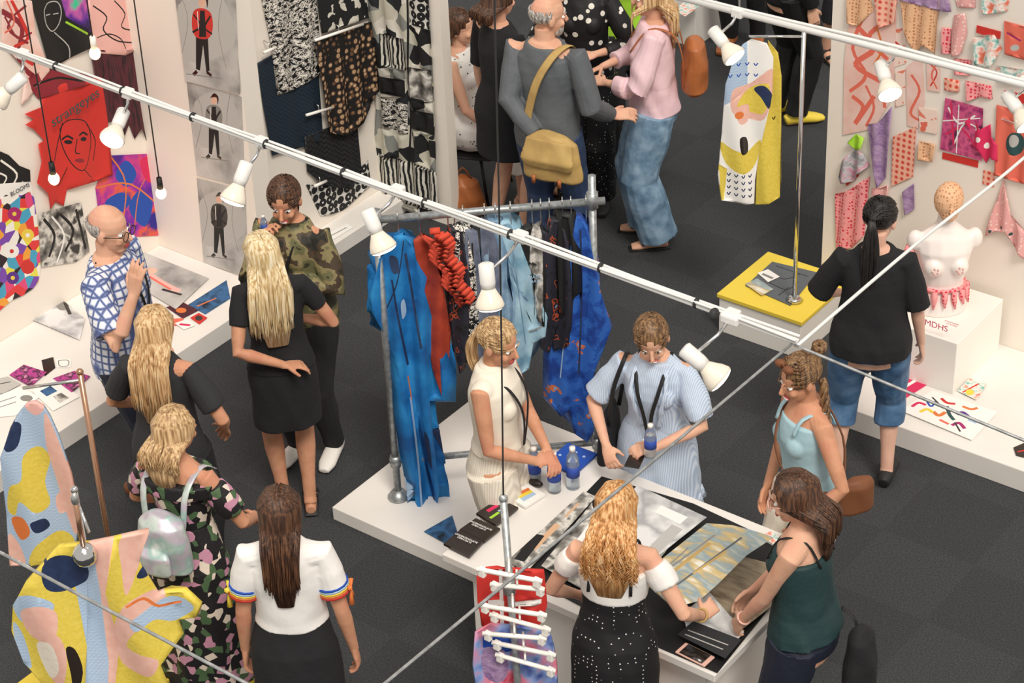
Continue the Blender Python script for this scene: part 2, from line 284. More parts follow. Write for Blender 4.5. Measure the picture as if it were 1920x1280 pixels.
art('ink_cutout','bold black ink cutout shape','artwork',L,[(-20,275),(15,290),(35,310),(55,318),(56,345),(40,338),(30,372),(15,350),(-20,345)],'black',[('l','white',.012,[(0,300),(30,325),(20,350)]),('l','white',.01,[(-15,320),(10,330),(5,345)])])
s=art('caption_sheet','white caption sheet with black lettering','sign',L,[(-20,345),(55,340),(60,367),(-20,385)],'paper'); txt('BLOOMS',L,(34,354),.036,'black',s,off=.016)
art('floral_print','bright floral print on dark cloth','textile',L,[(-20,388),(40,365),(62,370),(74,500),(60,540),(20,562),(-20,575)],'flow',[('e','mag',(25,400),13,13),('e','yellow',(50,440),12,12),('e','paper',(20,470),14,13),('e','red',(50,500),13,13),('e','purple',(22,520),12,12),('e','yellow',(25,400),4,4),('e','paper',(50,440),4,4),('e','red',(20,470),4,4),('e','yellow',(22,520),4,4)],round_=2)
art('ink_drawing','black and white ink drawing of a crowd','poster',L,[(70,400),(150,378),(166,470),(140,490),(75,500)],'bwart',[('l','black',.018,[(80,410),(100,440),(90,480)]),('l','black',.018,[(110,400),(135,430),(120,470)]),('l','paper',.012,[(95,405),(118,440),(105,490)]),('l','black',.016,[(140,392),(150,430),(158,465)])])
B=PY(7.88)
def photo(out,c,sc,body,label,leg='black'):
    x,y=c; f=lambda a,b:(x+a*sc,y+b*sc)
    art('fashion_photo',label,'photo',B,out,'gphoto',[('s','lgrey',[f(-30,-20),f(20,-34),f(40,30),f(-20,50)]),('l','mgrey',.004,[f(-30,-40),f(-18,0),f(-28,50)]),('l','mgrey',.004,[f(26,-36),f(20,10),f(30,60)]),('p',leg,[f(-8,18),f(7,20),f(9,62),f(5,64),f(1,30),f(-3,62),f(-8,60)]),('s',body,[f(-11,-12),f(0,-16),f(11,-9),f(13,10),f(7,22),f(-8,20),f(-13,6)]),('p','black',[f(-3,-13),f(3,-13),f(5,20),f(-4,20)]),('e','skp',f(0,-23),5*sc,7*sc),('s','iris',[f(-6,-26),f(0,-34),f(7,-28),f(6,-16),f(4,-27),f(-4,-27)]),('l','black',.012,[f(-11,-8),f(-2,6),f(-12,14)]),('l','black',.012,[f(10,-6),f(3,8),f(12,16)]),('l','white',.005,[f(-6,-12),f(-5,10)]),('l','iris',.02,[f(-7,63),f(-11,67)]),('l','iris',.02,[f(6,64),f(11,68)]),('l','mgrey',.006,[f(-20,66),f(24,72)])],group='fashion photographs')
photo([(330,-15),(444,-15),(452,176),(350,150)],(382,38),1.5,'red','monochrome photo of model in red and black jacket')
photo([(351,154),(453,181),(460,352),(370,328)],(402,215),1.2,'mgrey','monochrome photo of model with curly hair and jacket')
photo([(370,333),(460,356),(466,520),(383,492)],(412,400),1.2,'iris','monochrome photo of model in dark outfit')
# ---------- booth 2 textiles ----------
S2=PX(-8.2); E2=PY(9.19)
art('textile_hanging','dark blue grid patterned textile','textile',S2,[(478,118),(512,100),(596,140),(604,262),(505,290),(490,200)],'dblue',wave=(.01,.2))
art('textile_hanging','black and cream brush textured textile','textile',S2,[(486,-12),(590,-12),(602,135),(560,160),(516,178),(505,80)],'bwscr',wave=(.014,.2))
art('textile_hanging','black cloth covered in copper discs','textile',S2,[(582,75),(640,50),(688,38),(700,160),(668,225),(640,250),(605,245),(594,160)],'discs',wave=(.02,.15),off=.02)
art('textile_hanging','black knitted textile hanging','textile',S2,[(566,255),(600,240),(662,222),(672,320),(650,352),(600,345),(572,320)],'net',wave=(.015,.15),off=.012)
art('textile_hanging','cream and black striped cloth','textile',S2,[(590,-12),(690,-12),(692,30),(600,62)],'curt2',wave=(.01,.2))
art('textile_hanging','black and white circle print','textile',S2,[(572,345),(640,350),(688,300),(692,345),(640,395),(600,405)],'bwdot',wave=(.008,.2))
art('curtain','tall black and cream patchwork curtain','curtain',E2,[(688,-12),(806,-12),(829,398),(790,392),(705,358),(708,200)],'curt',[('p','curt2',[(715,60),(762,70),(765,130),(718,118)]),('p','bwart',[(765,120),(812,132),(815,190),(768,178)]),('p','curt2',[(712,285),(826,318),(829,398),(705,358)]),('p','bwdot',[(768,-10),(806,-10),(808,55),(770,45)]),('p','bwscr',[(716,180),(765,195),(768,250),(718,235)]),('p','black',[(716,140),(760,150),(762,180),(716,172)]),('l','black',.012,[(765,-10),(772,150),(770,310)]),('p','black',[(772,200),(818,212),(820,250),(773,240)])],wave=(.025,.12))
for (a,b),(c,d) in [((578,72),(668,42)),((562,212),(610,198)),((578,345),(600,335)),((482,95),(505,85))]:
    p,q=hit(a,b,S2)+V((.05,0,0)),hit(c,d,S2)+V((.05,0,0)); r=empty('wall_hanger','white hanger holding textile on the wall','hanger',(p+q)/2,'wall hangers')
    G().tube([p,q],.009).out('hanger_bar','white',r); m=(p+q)/2; G().tube([m,m+V((0,0,.04)),m+V((-.04,0,.05))],.004,n=6).out('hook','chrome',r)
art('caption_strip','white caption strip on the ledge','sign',PZ(.1),[(600,448),(650,420),(662,428),(612,458)],'paper',[('l','mgrey',.008,[(612,448),(650,428)])])
# ---------- right wall art ----------
Rw=PY(9.65)
for out,m,lb,w,sh in [
 ([(1594,30),(1640,10),(1682,20),(1676,180),(1640,240),(1582,252),(1584,120)],'skpaper','pale sheet with coral brush drawing',0,[('l','coral',.03,[(1610,50),(1640,90),(1605,120),(1650,150)]),('l','coral',.025,[(1660,40),(1630,70),(1665,110)]),('l','coral',.025,[(1600,180),(1620,200),(1605,230),(1640,180)]),('l','coral',.02,[(1655,120),(1660,200)]),('l','coral',.02,[(1620,30),(1600,90),(1625,140),(1595,170)]),('l','orange',.012,[(1645,50),(1655,90),(1640,120)]),('l','coral',.015,[(1625,160),(1640,200),(1625,235)])]),
 ([(1590,-12),(1632,-12),(1640,18),(1610,48),(1592,40)],'croch','peach crochet swatch',.01,[]),
 ([(1640,-12),(1685,-12),(1680,40),(1650,50)],'redsq','red net swatch',.01,[]),
 ([(1690,-12),(1762,-12),(1758,98),(1735,80),(1718,98),(1700,60)],'croch','beige crochet wall piece',.015,[]),
 ([(1662,60),(1698,50),(1700,118),(1670,128)],'corsk','coral ink sketch on paper',0,[('l','red',.012,[(1668,70),(1690,90),(1672,110)])]),
 ([(1700,125),(1730,100),(1735,190),(1722,240),(1702,235)],'skpaper','blush drawing on paper sheet',0,[('l','coral',.015,[(1710,140),(1725,170),(1708,210),(1725,225)])]),
 ([(1680,135),(1698,130),(1698,195),(1680,200)],'corsk','small coral sketch on paper',0,[]),
 ([(1738,108),(1764,112),(1764,172),(1740,168)],'skpaper','small coral figure sketch on paper',0,[('l','red',.008,[(1744,118),(1758,135),(1746,160)]),('l','coral',.01,[(1758,118),(1748,140),(1758,165)])]),
 ([(1768,50),(1784,52),(1784,100),(1768,98)],'pinklace','narrow hot pink lace sample',.008,[]),
 ([(1724,200),(1758,206),(1758,250),(1726,244)],'corsk','coral mark making sample on paper',0,[]),
 ([(1726,262),(1756,268),(1752,300),(1724,296)],'croch','peach knotted yarn sample',.01,[]),
 ([(1790,108),(1822,112),(1822,140),(1792,138)],'pinklace','pink bead embroidered sample',.008,[]),
 ([(1845,318),(1866,324),(1864,350),(1843,344)],'redsq','little coral grid sample',0,[]),
 ([(1790,28),(1812,22),(1815,60),(1805,100),(1790,102),(1785,60)],'lacep','pink tasselled fabric bunch',.02,[]),
 ([(1828,66),(1868,62),(1880,90),(1862,122),(1832,118)],'tealw','teal and white frilled swatch',.02,[]),
 ([(1884,38),(1930,50),(1930,112),(1886,100)],'coral','coral stitched swatch',.005,[('l','mag',.01,[(1890,60),(1915,75)]),('e','lgrey',(1905,88),8,6)]),
 ([(1833,46),(1878,58),(1877,72),(1832,60)],'red','small red caption strip',0,[]),
 ([(1690,-2),(1690,-12),(1780,-12),(1786,20),(1765,18)],'lilac','lilac loose knit swatch',.01,[]),
 ([(1790,-12),(1832,-12),(1830,14),(1795,12)],'lacep','blush lace swatch sample',.01,[]),
 ([(1840,-12),(1895,-12),(1890,20),(1845,25)],'tealw','small colourful stitched sample',.01,[]),
 ([(1812,150),(1860,160),(1862,185),(1838,180),(1815,188)],'pinklace','pink lace strip',.01,[]),
 ([(1772,145),(1800,150),(1800,172),(1772,168)],'redsq','small coral mesh sample',.006,[]),
 ([(1870,122),(1925,130),(1925,158),(1872,150)],'tealw','pale beaded sample',.01,[]),
 ([(1885,168),(1935,178),(1935,195),(1885,188)],'red','red caption strip',0,[]),
 ([(1774,182),(1845,202),(1842,300),(1764,278)],'magp','magenta ink print',0,[('l','paper',.01,[(1780,200),(1800,230),(1830,215)]),('l','hpink',.012,[(1775,250),(1805,240),(1835,280)]),('l','paper',.008,[(1790,270),(1810,230),(1838,240)]),('l','hpink',.012,[(1785,190),(1790,270)]),('l','paper',.006,[(1770,225),(1840,220)]),('l','paper',.006,[(1800,195),(1795,285)])]),
 ([(1768,285),(1835,301),(1834,314),(1767,297)],'red','red caption strip',0,[]),
 ([(1812,225),(1826,215),(1840,240),(1858,232),(1860,255),(1874,268),(1874,300),(1860,290),(1850,305),(1838,275),(1820,270),(1824,250)],'hpink','crimson openwork lace piece',.02,[('e','paper',(1838,258),5,5),('e','paper',(1852,272),5,6),('e','paper',(1830,240),4,4)]),
 ([(1870,195),(1930,212),(1930,345),(1868,325)],'coral','orange red textile with teal detail',.01,[('e','teal',(1905,268),18,22),('e','lgrey',(1903,262),9,12),('l','pink',.01,[(1880,220),(1915,235)])]),
 ([(1590,290),(1606,278),(1624,285),(1632,310),(1612,322),(1605,338),(1575,330),(1580,300)],'ruff','grey ruffled fabric piece',.04,[]),
 ([(1596,262),(1606,250),(1624,255),(1622,272),(1606,280)],'green','lime green ruffled rosette',.03,[]),
 ([(1629,232),(1650,228),(1676,196),(1672,250),(1664,330),(1650,348),(1640,300)],'lilac','lilac knitted hanging',.02,[]),
 ([(1676,255),(1719,236),(1713,330),(1673,348)],'redsq','coral cut paper square pattern',0,[]),
 ([(1568,362),(1590,356),(1632,330),(1622,440),(1600,462),(1570,470)],'pinklace','hot pink lace panel',.015,[]),
 ([(1586,342),(1612,325),(1610,330),(1588,348)],'red','red caption strip',0,[]),
 ([(1636,352),(1668,345),(1660,400),(1640,390)],'lacep','pale lace swatch',.02,[]),
 ([(1694,358),(1715,342),(1716,390),(1700,400)],'lilac','dusky knit swatch',.01,[]),
 ([(1884,335),(1898,400),(1930,440),(1930,490),(1905,462),(1890,430),(1868,430),(1848,442)],'lacep','blush pointed drape with beads',.02,[('e','teal',(1862,428),3,3),('e','teal',(1880,424),3,3),('e','teal',(1898,436),3,3)])]:
    art('wall_textile',lb,'textile',Rw,out,m,sh,wave=(w,.09) if w else None,group='textile samples on the wall')
# ---------- platform sheets ----------
Z1=PZ(.13)
for nm,out,m,lb,sh in [
 ('art_print',[(205,505),(262,472),(392,524),(330,582)],'gphoto','large grey print with pink clad figure',[('l','pink',.04,[(265,505),(300,530),(335,548)]),('e','skp',(285,510),10,6),('l','iris',.02,[(305,545),(340,555)]),('l','coral',.015,[(275,518),(320,545)])]),
 ('art_print',[(52,598),(112,560),(160,600),(150,640)],'bwsm','pale grey print with sketched figure',[('e','mgrey',(118,575),12,10),('l','iris',.02,[(122,570),(132,592)])]),
 ('photo_print',[(353,572),(425,526),(432,560),(385,590)],'bluph','dark photo print with blue detail',[('l','orange',.01,[(370,575),(405,560)])]),
 ('postcard',[(312,577),(342,567),(372,583),(343,598)],'burg','dark red postcard',[('e','orange',(340,583),10,5)]),
 ('postcard',[(357,597),(373,588),(389,597),(374,609)],'red','small red postcard',[('e','iris',(373,598),7,5)]),
 ('postcard',[(318,600),(342,598),(350,606),(328,612)],'coral','coral printed card',[]),
 ('postcard',[(328,608),(352,600),(366,612),(345,620)],'paper','white printed card',[('l','hpink',.02,[(338,610),(356,612)])]),
 ('magazine',[(18,705),(45,686),(88,700),(58,727)],'magz','magenta covered magazine',[]),
 ('magazine',[(100,712),(140,698),(170,708),(135,738)],'magz','purple patterned booklet',[]),
 ('leaflet',[(78,676),(100,670),(104,690),(84,706)],'iris','black leaflet',[]),
 ('leaflet',[(104,674),(134,674),(132,690),(108,690)],'paper','white leaflet with thin frame',[('l','mgrey',.006,[(110,677),(128,677),(127,687),(112,687),(110,677)])]),
 ('paper_sheet',[(-20,750),(35,728),(75,745),(30,780),(-20,785)],'paper','white printed sheet',[('l','mgrey',.008,[(0,755),(30,745)]),('l','mgrey',.008,[(0,765),(30,755)]),('e','mgrey',(50,748),12,6)]),
 ('paper_sheet',[(60,735),(105,712),(150,745),(100,772)],'paper','white sheet with small photographs',[('p','bluph',[(75,735),(95,725),(108,735),(88,745)]),('p','bwart',[(100,745),(115,738),(130,748),(112,758)])]),
 ('leaflet',[(-20,715),(15,708),(40,722),(10,738),(-20,745)],'lgrey','grey folded leaflet',[('l','iris',.008,[(0,722),(20,718)])])]:
    art(nm,lb+' lying on the platform','print',Z1,out,m,sh,group='printed matter on the platform')
for nm,out,m,lb,sh in [('postcard',[(1795,735),(1818,712),(1850,722),(1830,752)],'tealw','orange and white patterned card stack',[('l','red',.01,[(1805,738),(1835,722)]),('e','yellow',(1818,738),8,6)]),
 ('art_print',[(1688,772),(1748,735),(1870,775),(1822,828)],'paper','white print with scattered multicolour figures',[('l',c,w,p) for c,w,p in [('hpink',.018,[(1710,765),(1722,758),(1735,762)]),('blue',.012,[(1735,750),(1745,765),(1755,755)]),('orange',.022,[(1750,775),(1760,782),(1772,776)]),('teal',.02,[(1775,765),(1780,780),(1788,790)]),('red',.018,[(1765,750),(1775,758),(1790,760)]),('purple',.02,[(1795,780),(1805,776),(1818,786)]),('orange',.018,[(1805,765),(1820,770),(1832,768)]),('mag',.02,[(1785,800),(1798,796),(1808,806)]),('yellow',.02,[(1725,775),(1738,770),(1748,776)]),('iris',.01,[(1748,748),(1760,760)]),('iris',.01,[(1790,795),(1800,812)]),('lblue',.014,[(1815,790),(1830,796)]),('coral',.016,[(1762,790),(1778,798)])]]),
 ('booklet',[(1640,740),(1700,700),(1738,722),(1690,752)],'hpink','hot pink patterned booklet',[('l','paper',.02,[(1690,730),(1715,715)]),('l','red',.02,[(1680,742),(1705,735)])]),
 ('booklet',[(1900,840),(1935,825),(1935,862),(1905,855)],'iris','black booklet with red title',[('l','red',.01,[(1908,848),(1925,845)])])]:
    art(nm,lb+' on the platform','print',Z1,out,m,sh,group='printed matter on the right platform')
# ---------- plinths ----------
def yplinth(x0,x1,y0,y1,lb):
    r=empty('plinth',lb,'plinth',((x0+x1)/2,(y0+y1)/2,0))
    G().bx(x0+.01,x1-.01,y0+.01,y1-.01,0,.225).out('plinth_body','white',r,bev=.004); G().bx(x0,x1,y0,y1,.225,.25).out('plinth_top','yellow',r,bev=.003); return r
yplinth(-5.66,-5.11,9.08,9.63,'white plinth with bright yellow top holding dress stand')
yplinth(-6.5,-5.95,4.5,5.06,'white plinth with yellow top under garment stand')
Z2=PZ(.25)
art('base_plate','dark embossed metal plate on yellow plinth','plate',Z2,[(1398,537),(1448,492),(1532,512),(1482,574)],'grey',[('l','black',.006,[(1440,510),(1470,525),(1500,515)]),('l','black',.006,[(1440,530),(1475,545),(1495,530)]),('l','black',.006,[(1460,555),(1480,540)]),('l','black',.006,[(1455,500),(1485,510),(1515,520)])],th=.004)
art('postcard','marbled cards on yellow plinth','card',Z2,[(1397,535),(1420,525),(1450,545),(1428,557)],'marble',off=.008); art('postcard','pale printed card on yellow plinth','card',Z2,[(1420,515),(1440,508),(1462,522),(1440,532)],'paper',[('l','mgrey',.02,[(1430,517),(1448,525)])],off=.008)
db=G().bx(-4.62,-4.18,9.07,9.6,.13,.45).out('display_box','white',label='white display box carrying a mannequin bust',cat='box',bev=.004)
txt('MDHS',PY(9.07),(1756,610),.05,'pinkred',db,ang=0,off=.004); txt('printed textiles\nand surface',PY(9.07),(1785,606),.013,'pinkred',db,off=.004)
# mannequin
mp=V((-4.42,9.33,.45)); r=empty('mannequin_bust','off-white mannequin bust with crochet head cover and red lace','mannequin',mp); f=-AW; rr=f.cross(UP)
g=G(); g.tube([mp+UP*z+f*y for z,y in((0,0),(.06,0),(.18,0),(.28,.01),(.38,.01),(.45,0),(.49,0),(.53,0),(.6,.01))],[(.14,.10),(.15,.105),(.115,.085),(.13,.095),(.15,.105),(.155,.08),(.10,.06),(.05,.05),(.045,.048)],side=rr)
for s_ in(-1,1): g.ell(mp+UP*.31+rr*.065*s_+f*.08,.055); g.ell(mp+UP*.43+rr*.155*s_,(.045,.045,.06))
g.out('bust_torso','mann',r,rem=.008)
g=G(); g.ell(mp+UP*.68+f*.02,(.075,.09,.095)); g.ell(mp+UP*.63+f*.045,(.052,.055,.07)); g.tube([mp+UP*.66+f*.1,mp+UP*.635+f*.115],[.008,.012]); g.out('head_cover','croch',r,rem=.006)
g=G()
for i in range(16):
    a=2*pi*i/16; c=mp+UP*(.16)+rr*.125*cos(a)+f*.095*sin(a); d=(rr*cos(a)+f*sin(a))*.012
    g.tube([c+d,c+d-UP*.04,c+d*2.2-UP*(.085+.012*(i%2))],[.014,.017,.005],n=8)
g.tube([mp+UP*.155,mp+UP*.17],[(.132,.104),(.128,.1)],side=rr,n=24); g.out('lace_hem','pinklace',r)
for q in(-1,1):
    c=mp+UP*.31+rr*.065*q+f*.132; g=G()
    for i in range(5): a=2*pi*i/5; g.ell(c+rr*.016*cos(a)+UP*.016*sin(a),(.007,.005,.007),n=8,k=5)
    g.out('embroidered_flower','pink',r)
g=G(); g.tube([mp+UP*.41+rr*.17,mp+UP*.30+rr*.195,mp+UP*.17+rr*.2],[.026,.036,.028]); g.out('lace_sleeve','pinklace',r)
# ---------- stands and garments ----------
def pole(p,q,rd,m,name='pole',root=None): return G().tube([p,q],rd,n=12).out(name,m,root)
def stand(x,y,z0,z1,m,lb,arm):
    r=empty('garment_stand',lb,'stand',(x,y,z0)); pole((x,y,z0),(x,y,z1),.012,m,'pole',r); G().ell((x,y,z1),.016).out('finial',m,r)
    G().tube([(x,y,z0),(x,y,z0+.02)],[.05,.03]).out('flange',m,r); pole((x,y,z1-.04),arm,.007,'chrome','arm',r); return r
stand(-5.26,9.25,.256,1.9,'chrome','slim chrome pole stand on yellow plinth',(-5.5,9.1,1.86))
D=PC(-5.45,9.2)
art('dress','yellow side panel of the display dress','dress',D,[(1440,75),(1458,98),(1464,140),(1463,240),(1462,368),(1440,376),(1415,382),(1420,270),(1445,180)],'ygar',[('l','iris',.005,[(1448,218),(1450,222),(1453,216)])],wave=(.015,.15),th=.01)
art('dress','pale blue and white dress with yellow and orange patches on stand','dress',D,[(1392,78),(1408,68),(1436,74),(1448,100),(1446,165),(1425,262),(1414,330),(1412,372),(1380,370),(1352,368),(1346,320),(1352,240),(1358,150),(1376,100)],'paper',[
 ('p','bgar',[(1358,90),(1400,70),(1400,160),(1356,190)]),('s','pgar',[(1372,160),(1405,150),(1445,120),(1446,165),(1430,215),(1400,215),(1370,200)]),('s','ygar',[(1405,158),(1440,150),(1432,200),(1410,205),(1380,190)]),('s','navysp',[(1412,160),(1430,152),(1446,170),(1440,195),(1425,175)]),('s','ygar',[(1348,260),(1370,270),(1400,275),(1425,255),(1415,300),(1390,315),(1360,300)]),('s','iris',[(1385,250),(1398,250),(1400,275),(1388,278)]),('s','pgar',[(1378,195),(1402,190),(1400,220),(1384,222)]),('e','orange',(1384,207),9,7),('p','ygar',[(1346,300),(1362,310),(1356,368),(1350,366)])]
 +[('l','blue',.006,[(1364+16*i,112+20*j),(1367+16*i,116+20*j),(1371+16*i,111+20*j)]) for i in range(4) for j in range(2)]+[('l','navysp',.006,[(1362+13*i,318+12*j),(1365+13*i,322+12*j),(1368+13*i,317+12*j)]) for i in range(4) for j in range(4)],wave=(.02,.2),th=.01,off=.03)
stand(-6.15,4.95,.25,1.85,'copper','copper pole stand on yellow plinth',(-6.42,4.86,1.72))
DA=PC(-6.4,4.88)
art('jacket','pale blue ribbed garment with yellow patches on clip arm','garment',DA,[(38,772),(50,755),(66,750),(82,757),(95,775),(112,810),(135,880),(148,960),(143,1020),(120,1035),(60,1050),(18,1060),(12,960),(2,850),(22,800)],'bgar',[
 ('s','navysp',[(22,790),(40,795),(35,830),(15,838),(8,820)]),('s','ygar',[(45,850),(75,835),(95,855),(85,900),(95,940),(70,950),(40,930),(30,960),(15,950),(20,905),(42,890)]),('s','orange',[(22,970),(45,960),(60,985),(40,1005)]),('s','pgar',[(85,770),(100,790),(135,880),(148,960),(143,1000),(125,960),(105,890),(88,830)]),('s','ygar',[(70,1010),(110,990),(140,1010),(120,1035),(60,1050)]),('s','pgar',[(105,930),(125,915),(130,950),(112,960)]),('s','pgar',[(16,1000),(40,1020),(50,1055),(18,1062)]),('s','navysp',[(60,968),(85,962),(95,978),(70,985)]),('s','pink',[(45,757),(66,750),(84,760),(66,775)])],wave=(.03,.28),th=.02)
stand(-5.72,4.48,0,1.72,'chrome','chrome stand behind large patchwork garment',(-5.6,4.42,1.6))
DB=PC(-5.6,4.42)
art('kimono','large yellow, pink and blue patchwork kimono shaped garment','garment',DB,[(95,1040),(110,1025),(165,1012),(215,1000),(280,995),(262,1045),(300,1110),(345,1105),(374,1125),(368,1150),(335,1160),(345,1185),(305,1225),(330,1300),(330,1400),(80,1400),(90,1290),(45,1240),(22,1180),(25,1130),(50,1080)],'ygar',[
 ('p','pgar',[(165,1012),(215,1000),(200,1100),(225,1200),(215,1300),(215,1400),(170,1400),(165,1200)]),('s','pgar',[(228,1000),(282,995),(262,1050),(240,1100),(230,1050)]),('p','bgar',[(140,1030),(175,1015),(190,1100),(205,1240),(200,1400),(160,1400),(165,1200),(140,1090)]),('s','navysp',[(80,1060),(95,1042),(130,1040),(165,1055),(162,1085),(125,1102),(90,1092)]),('s','navysp',[(258,1070),(285,1040),(296,1055),(275,1075)]),('s','bgar',[(25,1120),(60,1100),(105,1120),(80,1150),(40,1160)]),('s','pgar',[(40,1140),(75,1120),(110,1135),(105,1180),(60,1185)]),('s','pgar',[(240,1115),(300,1100),(310,1130),(270,1150),(240,1200),(300,1215),(280,1250),(230,1240),(215,1170)]),('s','bgar',[(250,1145),(320,1115),(365,1130),(330,1160),(290,1150),(258,1165)]),('l','orange',.012,[(240,1120),(270,1110),(300,1130),(340,1125)]),('s','pgar',[(75,1180),(110,1170),(130,1210),(120,1270),(90,1250)]),('s','iris',[(128,1195),(145,1200),(160,1240),(145,1280),(138,1240)]),('s','cream',[(70,1200),(100,1190),(115,1235),(95,1260)]),('s','bgar',[(25,1165),(45,1190),(60,1250),(35,1225)])],wave=(.05,.4),th=.03)
r=empty('clamp_lamp','small chrome clamp lamp on short pole','lamp',hit(163,1035,DB)); p=hit(163,1022,DB)-AW*.06
G().ell(p,(.05,.05,.05)).out('lamp_head','chrome',r); pole(p+UP*.03,p+UP*.27,.011,'copper','pole',r); G().ell(p+UP*.27,(.016,.016,.03)).out('finial','steel',r)
# ---------- clothes rail ----------
a,b=V((-6.1,6.78,.08)),V((-5.35,7.47,.08)); r=empty('clothes_rail','galvanised pipe clothes rail full of garments','clothes rail',(a+b)/2)
for p,zt in((a,1.74),(b,1.84)):
    pole(p,p+UP*(zt-.08),.019,'galv','upright',r); G().tube([p,p+UP*.012,p+UP*.05],[.055,.055,.026]).out('base_flange','galv',r); G().tube([p+UP*(.2),p+UP*.26],.028).out('pipe_fitting','galv',r); G().tube([p+UP*1.59,p+UP*1.67],.028).out('pipe_fitting','galv',r)
d=(b-a).normalized(); pole(a+UP*1.62-d*.05,b+UP*1.62+d*.06,.019,'galv','top_rail',r); pole(a+UP*.23-d*.03,b+UP*.23,.017,'galv','lower_rail',r)
def rg(i,out,m,lb,sh=(),t=0,th=.05,w=(.03,.12),cat='garment',name='garment'):
    p=a+(b-a)*i; o=art(name,lb+' on the clothes rail',cat,PC(p.x,p.y,t),out,m,sh,wave=w,th=th,group='garments on the clothes rail')
    q=p+UP*1.64; G().tube([q+V((0,0,.02)),q+AW*-.025,q-UP*.03,q-UP*.09,q-UP*.13],.0035,n=6).out('hanger_hook','chrome',o)
    return o
rg(.97,[(1082,405),(1092,410),(1105,450),(1120,520),(1140,590),(1144,620),(1128,660),(1112,690),(1113,800),(1100,815),(1078,812),(1068,760),(1050,770),(1030,750),(1034,640),(1060,560),(1070,450)],'blspl','long royal blue dress with orange splashes',th=.06,sh=[('l','navysp',.01,[(1088,430),(1090,560),(1085,700)]),('l','lblue',.005,[(1060,600),(1050,700)])])
rg(.9,[(1050,400),(1066,405),(1076,470),(1078,540),(1062,600),(1048,560),(1042,470)],'black','black lace trimmed top',w=(.03,.07))
rg(.86,[(1036,412),(1052,415),(1064,470),(1068,560),(1058,640),(1038,655),(1022,560),(1027,450)],'galaxy','dark patterned top')
rg(.8,[(1012,425),(1028,432),(1043,500),(1048,600),(1030,655),(1012,640),(1002,520)],'galaxy','black and rust patterned garment')
rg(.76,[(1000,418),(1012,420),(1026,470),(1030,540),(1020,600),(1004,590),(996,500)],'bwart','monochrome printed shirt',w=(.03,.06))
o=rg(.72,[(975,430),(995,425),(1012,450),(1022,500),(1020,600),(1000,610),(980,560)],'black','black jacket with teal lettering',sh=[('p','teal',[(986,488),(1016,494),(1018,516),(990,510)])]); txt('MADE\nHAIR',PC(*(a+(b-a)*.72).xy),(1002,503),.024,'lblue',o,off=.1)
rg(.62,[(932,418),(955,415),(975,450),(1000,520),(1026,585),(1022,620),(1000,640),(992,690),(965,695),(955,620),(945,520)],'ldenim','pale denim jacket',[('l','denim',.006,[(960,460),(975,560),(985,640)]),('l','paper',.006,[(990,620),(1020,600)]),('l','denim',.008,[(940,440),(965,520),(990,560)]),('l','denim',.006,[(1000,540),(1010,600)])],th=.08)
rg(.55,[(918,414),(934,412),(950,470),(962,560),(958,640),(940,660),(925,560),(915,480)],'denim','mid blue denim shirt',w=(.03,.07))
rg(.5,[(900,420),(925,425),(945,500),(950,600),(940,640),(915,620),(905,520)],'slate','grey blue denim shirt',th=.06)
rg(.4,[(872,425),(895,430),(905,520),(915,620),(900,690),(880,660),(870,540)],'slate','mauve grey denim jacket',[('l','iris',.008,[(885,450),(895,600)])])
rg(.36,[(858,428),(876,430),(892,500),(898,600),(884,660),(868,600),(858,520)],'bwscr','mottled black and white garment',w=(.03,.07))
rg(.33,[(845,430),(866,430),(882,520),(878,630),(862,690),(848,640),(842,520)],'galaxy','washed dark garment')
rg(.2,[(775,445),(795,440),(830,520),(845,620),(842,720),(832,740),(812,690),(792,560)],'rust','rust coloured long garment',th=.04)
p0=a+(b-a)*.26; g=G(); PQ=PC(p0.x-.05,p0.y-.1)
for i in range(16):
    t=i/15; cx,cy=818+50*t+6*sin(i),440+118*t; w=24-7*t
    g.tube([hit(cx-w,cy+4,PQ),hit(cx-w*.4,cy+9,PQ)-AW*.02,hit(cx+w*.4,cy+5,PQ)-AW*.02,hit(cx+w,cy-3,PQ)],[.012,.017,.017,.012],n=8)
    g.tube([hit(cx-w*.5,cy-2,PQ)+AW*.02,hit(cx+w*.3,cy-4,PQ)+AW*.02],.017,n=8)
g.out('rope_knit_garment','ropered',label='thick red rope knit garment on the clothes rail',cat='garment',group='garments on the clothes rail')
rg(.1,[(738,438),(757,436),(775,462),(792,520),(812,600),(832,700),(830,738),(806,742),(812,800),(824,900),(818,945),(800,952),(778,950),(780,880),(768,780),(752,700),(728,640),(700,575),(694,545),(712,480)],'bluec','long electric blue coverall with paint marks',[('l','ddenim',.012,[(760,470),(775,560),(790,640)]),('s','ddenim',[(730,480),(745,475),(748,500),(735,505)]),('l','lblue',.008,[(770,740),(785,860),(792,940)]),('s','lblue',[(752,560),(758,555),(762,580),(755,590)]),('l','orange',.005,[(765,700),(772,745)]),('l','navysp',.01,[(735,520),(750,600),(765,680)]),('s','navysp',[(795,800),(805,805),(810,860),(800,850)]),('l','navysp',.006,[(757,445),(745,520),(720,590)])],th=.08,w=(.05,.11))
